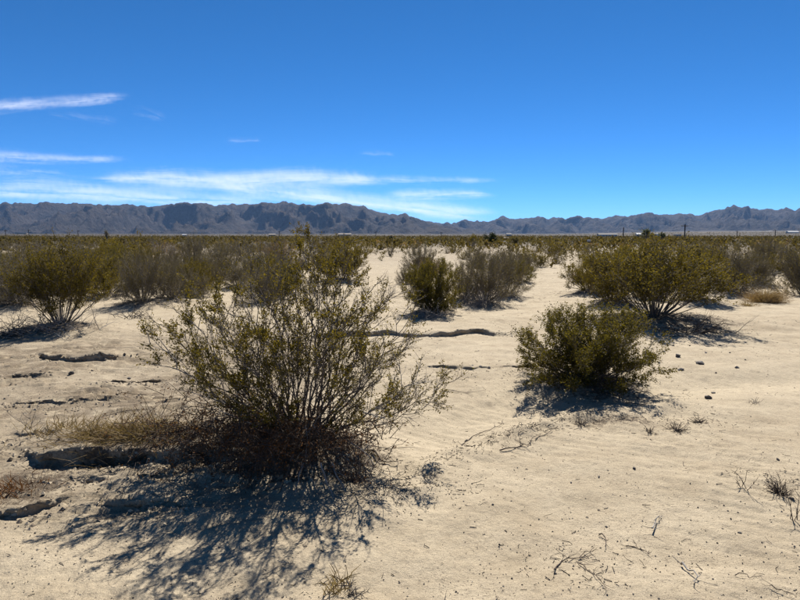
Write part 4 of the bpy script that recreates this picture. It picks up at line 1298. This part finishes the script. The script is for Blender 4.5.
# ------------------------------------------------------------------ power poles
def box(V, Q, c, s):
    o = len(V)
    for dz in (-1, 1):
        for dy in (-1, 1):
            for dx in (-1, 1): V.append((c[0] + dx * s[0] / 2, c[1] + dy * s[1] / 2, c[2] + dz * s[2] / 2))
    Q += [tuple(o + k for k in f) for f in ((0, 2, 3, 1), (4, 5, 7, 6), (0, 1, 5, 4), (2, 6, 7, 3), (0, 4, 6, 2), (1, 3, 7, 5))]
def box_mesh(name, boxes, mat):
    V, Q = [], []
    for c, s in boxes: box(V, Q, c, s)
    return make_mesh(name, np.array(V, dtype=float), np.array(Q), False, [mat])
pole_top = {}
def pole(u, v_top, y, label, arm=True, thick=0.62):
    x = (u - 400) / F_PX * y
    z = H(x, y)
    h = CAM_H + (HORIZON - v_top) / F_PX * y - z
    root = link('power_pole', None, loc=(x, y, z))
    tag(root, label, 'power pole', 'wooden power poles across the plain')
    pl = Plant(int(u)); pl.lines.append(([Vector((0, 0, -1)), Vector((0, 0, h * 0.5)), Vector((0, 0, h))], thick * 0.55, thick * 0.4, 8))
    link('post', pl.branch_mesh('post', M_wood), root)
    if arm:
        ar = link('crossarm', box_mesh('crossarm', [((0, 0.30, h - 0.7), (3.4, 0.22, 0.26))], M_wood), root)
        for k in (-1.5, -0.6, 0.6, 1.5):
            q = Plant(3); q.lines.append(([Vector((k, 0.30, h - 0.58)), Vector((k, 0.30, h - 0.42)), Vector((k, 0.30, h - 0.25))], 0.07, 0.05, 6))
            link('insulator', q.branch_mesh('insulator', M_metal), ar)
    pole_top[u] = (Vector((x, y, z + h - 0.25)), root)
    return root
pole(683, 224.5, 280, 'tallest power pole with crossarm, above the large right-hand bush')
pole(622, 227.5, 320, 'bare power pole left of the tallest pole, over the sandy scrub', False)
pole(735, 230.5, 520, 'distant power pole first right of the tallest pole')
pole(773, 230, 500, 'distant power pole second right of the tallest pole')
pole(545, 237.2, 330, 'short dark post right of the dark dense tree', False, 0.30)
pole(8, 230, 520, 'distant power pole nearest the left edge', True)
pole(31, 229.5, 500, 'thicker distant power pole second from the left edge', True, 0.5)
pole(80, 230.5, 560, 'distant power pole third from the left edge', True)
pole(280, 231, 600, 'thin distant power pole above the left crown of the foreground bush', True)
pole(376, 231.5, 620, 'thin distant power pole left of the lone round dark tree', True)
pole(441, 232, 640, 'thin distant power pole below the conical hill', True)
def wires(ua, ub):
    (a, ra), (b, _) = pole_top[ua], pole_top[ub]
    for k in (-1.5, 1.5):
        q = Plant(9)
        pts = []
        for i in range(13):
            t = i / 12
            p = a.lerp(b, t) + Vector((k, 0.3, -5.0 * t * (1 - t)))
            pts.append(p - Vector(ra.location))
        q.lines.append((pts, 0.03, 0.03, 4))
        link('wire', q.branch_mesh('wire', M_metal), ra)
wires(683, 735)
wires(735, 773)

# ------------------------------------------------------------------ distant houses, track
def house(label, u, y, w, d, h, wall, roofm, flat=False, zoff=0.0):
    x = (u - 400) / F_PX * y
    z = H(x, y)
    root = link('house', None, loc=(x, y, z + zoff))
    tag(root, label, 'house', 'low houses far out on the plain')
    link('wall', box_mesh('wall', [((0, 0, h / 2 - 0.5), (w, d, h + 1))], wall), root)
    if flat:
        link('roof', box_mesh('roof', [((0, 0, h + 0.18), (w + 0.8, d + 0.8, 0.34))], roofm), root)
    else:
        V = np.array([(-w / 2 - .5, -d / 2 - .5, h), (w / 2 + .5, -d / 2 - .5, h), (w / 2 + .5, d / 2 + .5, h), (-w / 2 - .5, d / 2 + .5, h), (-w / 2 - .5, 0, h + d * 0.26), (w / 2 + .5, 0, h + d * 0.26)])
        link('roof', make_mesh('roof', V, [np.array([(0, 1, 5, 4), (2, 3, 4, 5), (0, 3, 2, 1)]), np.array([(0, 4, 3), (1, 2, 5)])], False, [roofm]), root)
    n = max(2, int(w / 5))
    for i in range(n):
        cx = -w / 2 + w * (i + 0.5) / n
        wd = link('window' if i != n // 2 else 'door', box_mesh('window', [((cx, -d / 2 - 0.03, 1.5 if i != n // 2 else 1.05), (1.4 if i != n // 2 else 1.0, 0.12, 1.1 if i != n // 2 else 2.1))], M_glass if i != n // 2 else M_roof), root)
house('long low white building with dark roof, left of the bare power pole', 606, 980, 30, 9, 3.0, M_white, M_roof, False, 0.6)
house('bright white little house behind the bare power pole and pale tree', 637, 980, 7, 6, 3.4, M_white, M_white, False, 1.0)
house('white house right of the pale green tree', 655, 900, 12, 8, 3.0, M_white, M_roof, False, 0.8)
house('white shed left of the tallest power pole', 676, 950, 9, 7, 3.0, M_white, M_white, True, 0.5)
house('white roofed building near the right edge on the plain', 790, 1900, 34, 14, 3.0, M_white, M_white, False, 0.5)
house('small pale house above the foreground bush, left of centre', 273, 1700, 18, 10, 3.2, M_tanwall, M_tanwall, False, 1)
house('long pale low building left of the lone round tree', 345, 1900, 40, 14, 3.0, M_tanwall, M_tanwall, False, 1)
house('small pale house far out on the left plain', 186, 1300, 9, 7, 3.0, M_white, M_white, False, 0.3)
house('long pale shed low on the slope at far left', 24, 3200, 60, 20, 6.0, M_tanwall, M_white, True, 2)
house('small white house under the right range beside the dark tree', 508, 1300, 10, 9, 4.0, M_white, M_roof, False, 1)

def track(label, pts, w):
    P = [Vector(((u - 400) / F_PX * y, y, 0)) for u, y in pts]
    V, Q = [], []
    n = 0
    for a, b in zip(P[:-1], P[1:]):
        m = 14
        for i in range(m + (b is P[-1])):
            p = a.lerp(b, i / m)
            d = (b - a).normalized()
            s = Vector((-d.y, d.x, 0)) * w / 2
            for q in (p - s, p + s):
                V.append((q.x, q.y, H(q.x, q.y) + 0.35 + 0.0004 * q.y))
    V = np.array(V)
    k = len(V) // 2
    idx = np.arange(2 * k).reshape(k, 2)
    Q = np.stack([idx[:-1, 0], idx[1:, 0], idx[1:, 1], idx[:-1, 1]], -1)
    tag(link('dirt_track', make_mesh('dirt_track', V, Q, True, [M_track])), label, kind='structure')
M_track = simple_mat('track_dust', (0.17, 0.135, 0.10), 0.95, 0.1, 0.2)
track('pale dirt track beside the dark tree', [(500, 520), (520, 300)], 7)
track('pale bare strip of plain below the right range', [(690, 2300), (760, 2450), (900, 2600)], 160)
track('pale dirt track right of the lone round tree', [(395, 330), (425, 345)], 7)

def marker_post():
    y = 85
    x = (588 - 400) / F_PX * y
    z = H(x, y)
    root = link('marker_post', None, loc=(x, y, z))
    tag(root, 'dark marker post with white top standing in the scrub left of the bare pole', 'marker post')
    link('post', box_mesh('post', [((0, 0, 0.35), (0.34, 0.34, 0.9))], M_wood), root)
    link('cap', box_mesh('cap', [((0, 0, 0.95), (0.40, 0.40, 0.28))], M_white), root)
marker_post()

# ------------------------------------------------------------------ tell look-alikes apart by their place in their own little group
byl = {}
for o in bpy.data.objects:
    if o.parent is None and o.get('label') and o.get('category') in ('bush', 'rock'): byl.setdefault(o['label'], []).append(o)
ORD = ['leftmost', 'second from left', 'third from left', 'fourth from left', 'fifth from left', 'sixth from left', 'seventh from left', 'eighth from left', 'ninth from left', 'tenth from left', 'eleventh from left', 'twelfth from left', 'thirteenth from left']
for lab, os_ in byl.items():
    if len(os_) < 2: continue
    os_.sort(key=lambda o: o.location.x / o.location.y)
    for i, o in enumerate(os_):
        if i < len(ORD): o['label'] = lab + ', ' + (ORD[i] if i < len(os_) - 1 else 'rightmost')
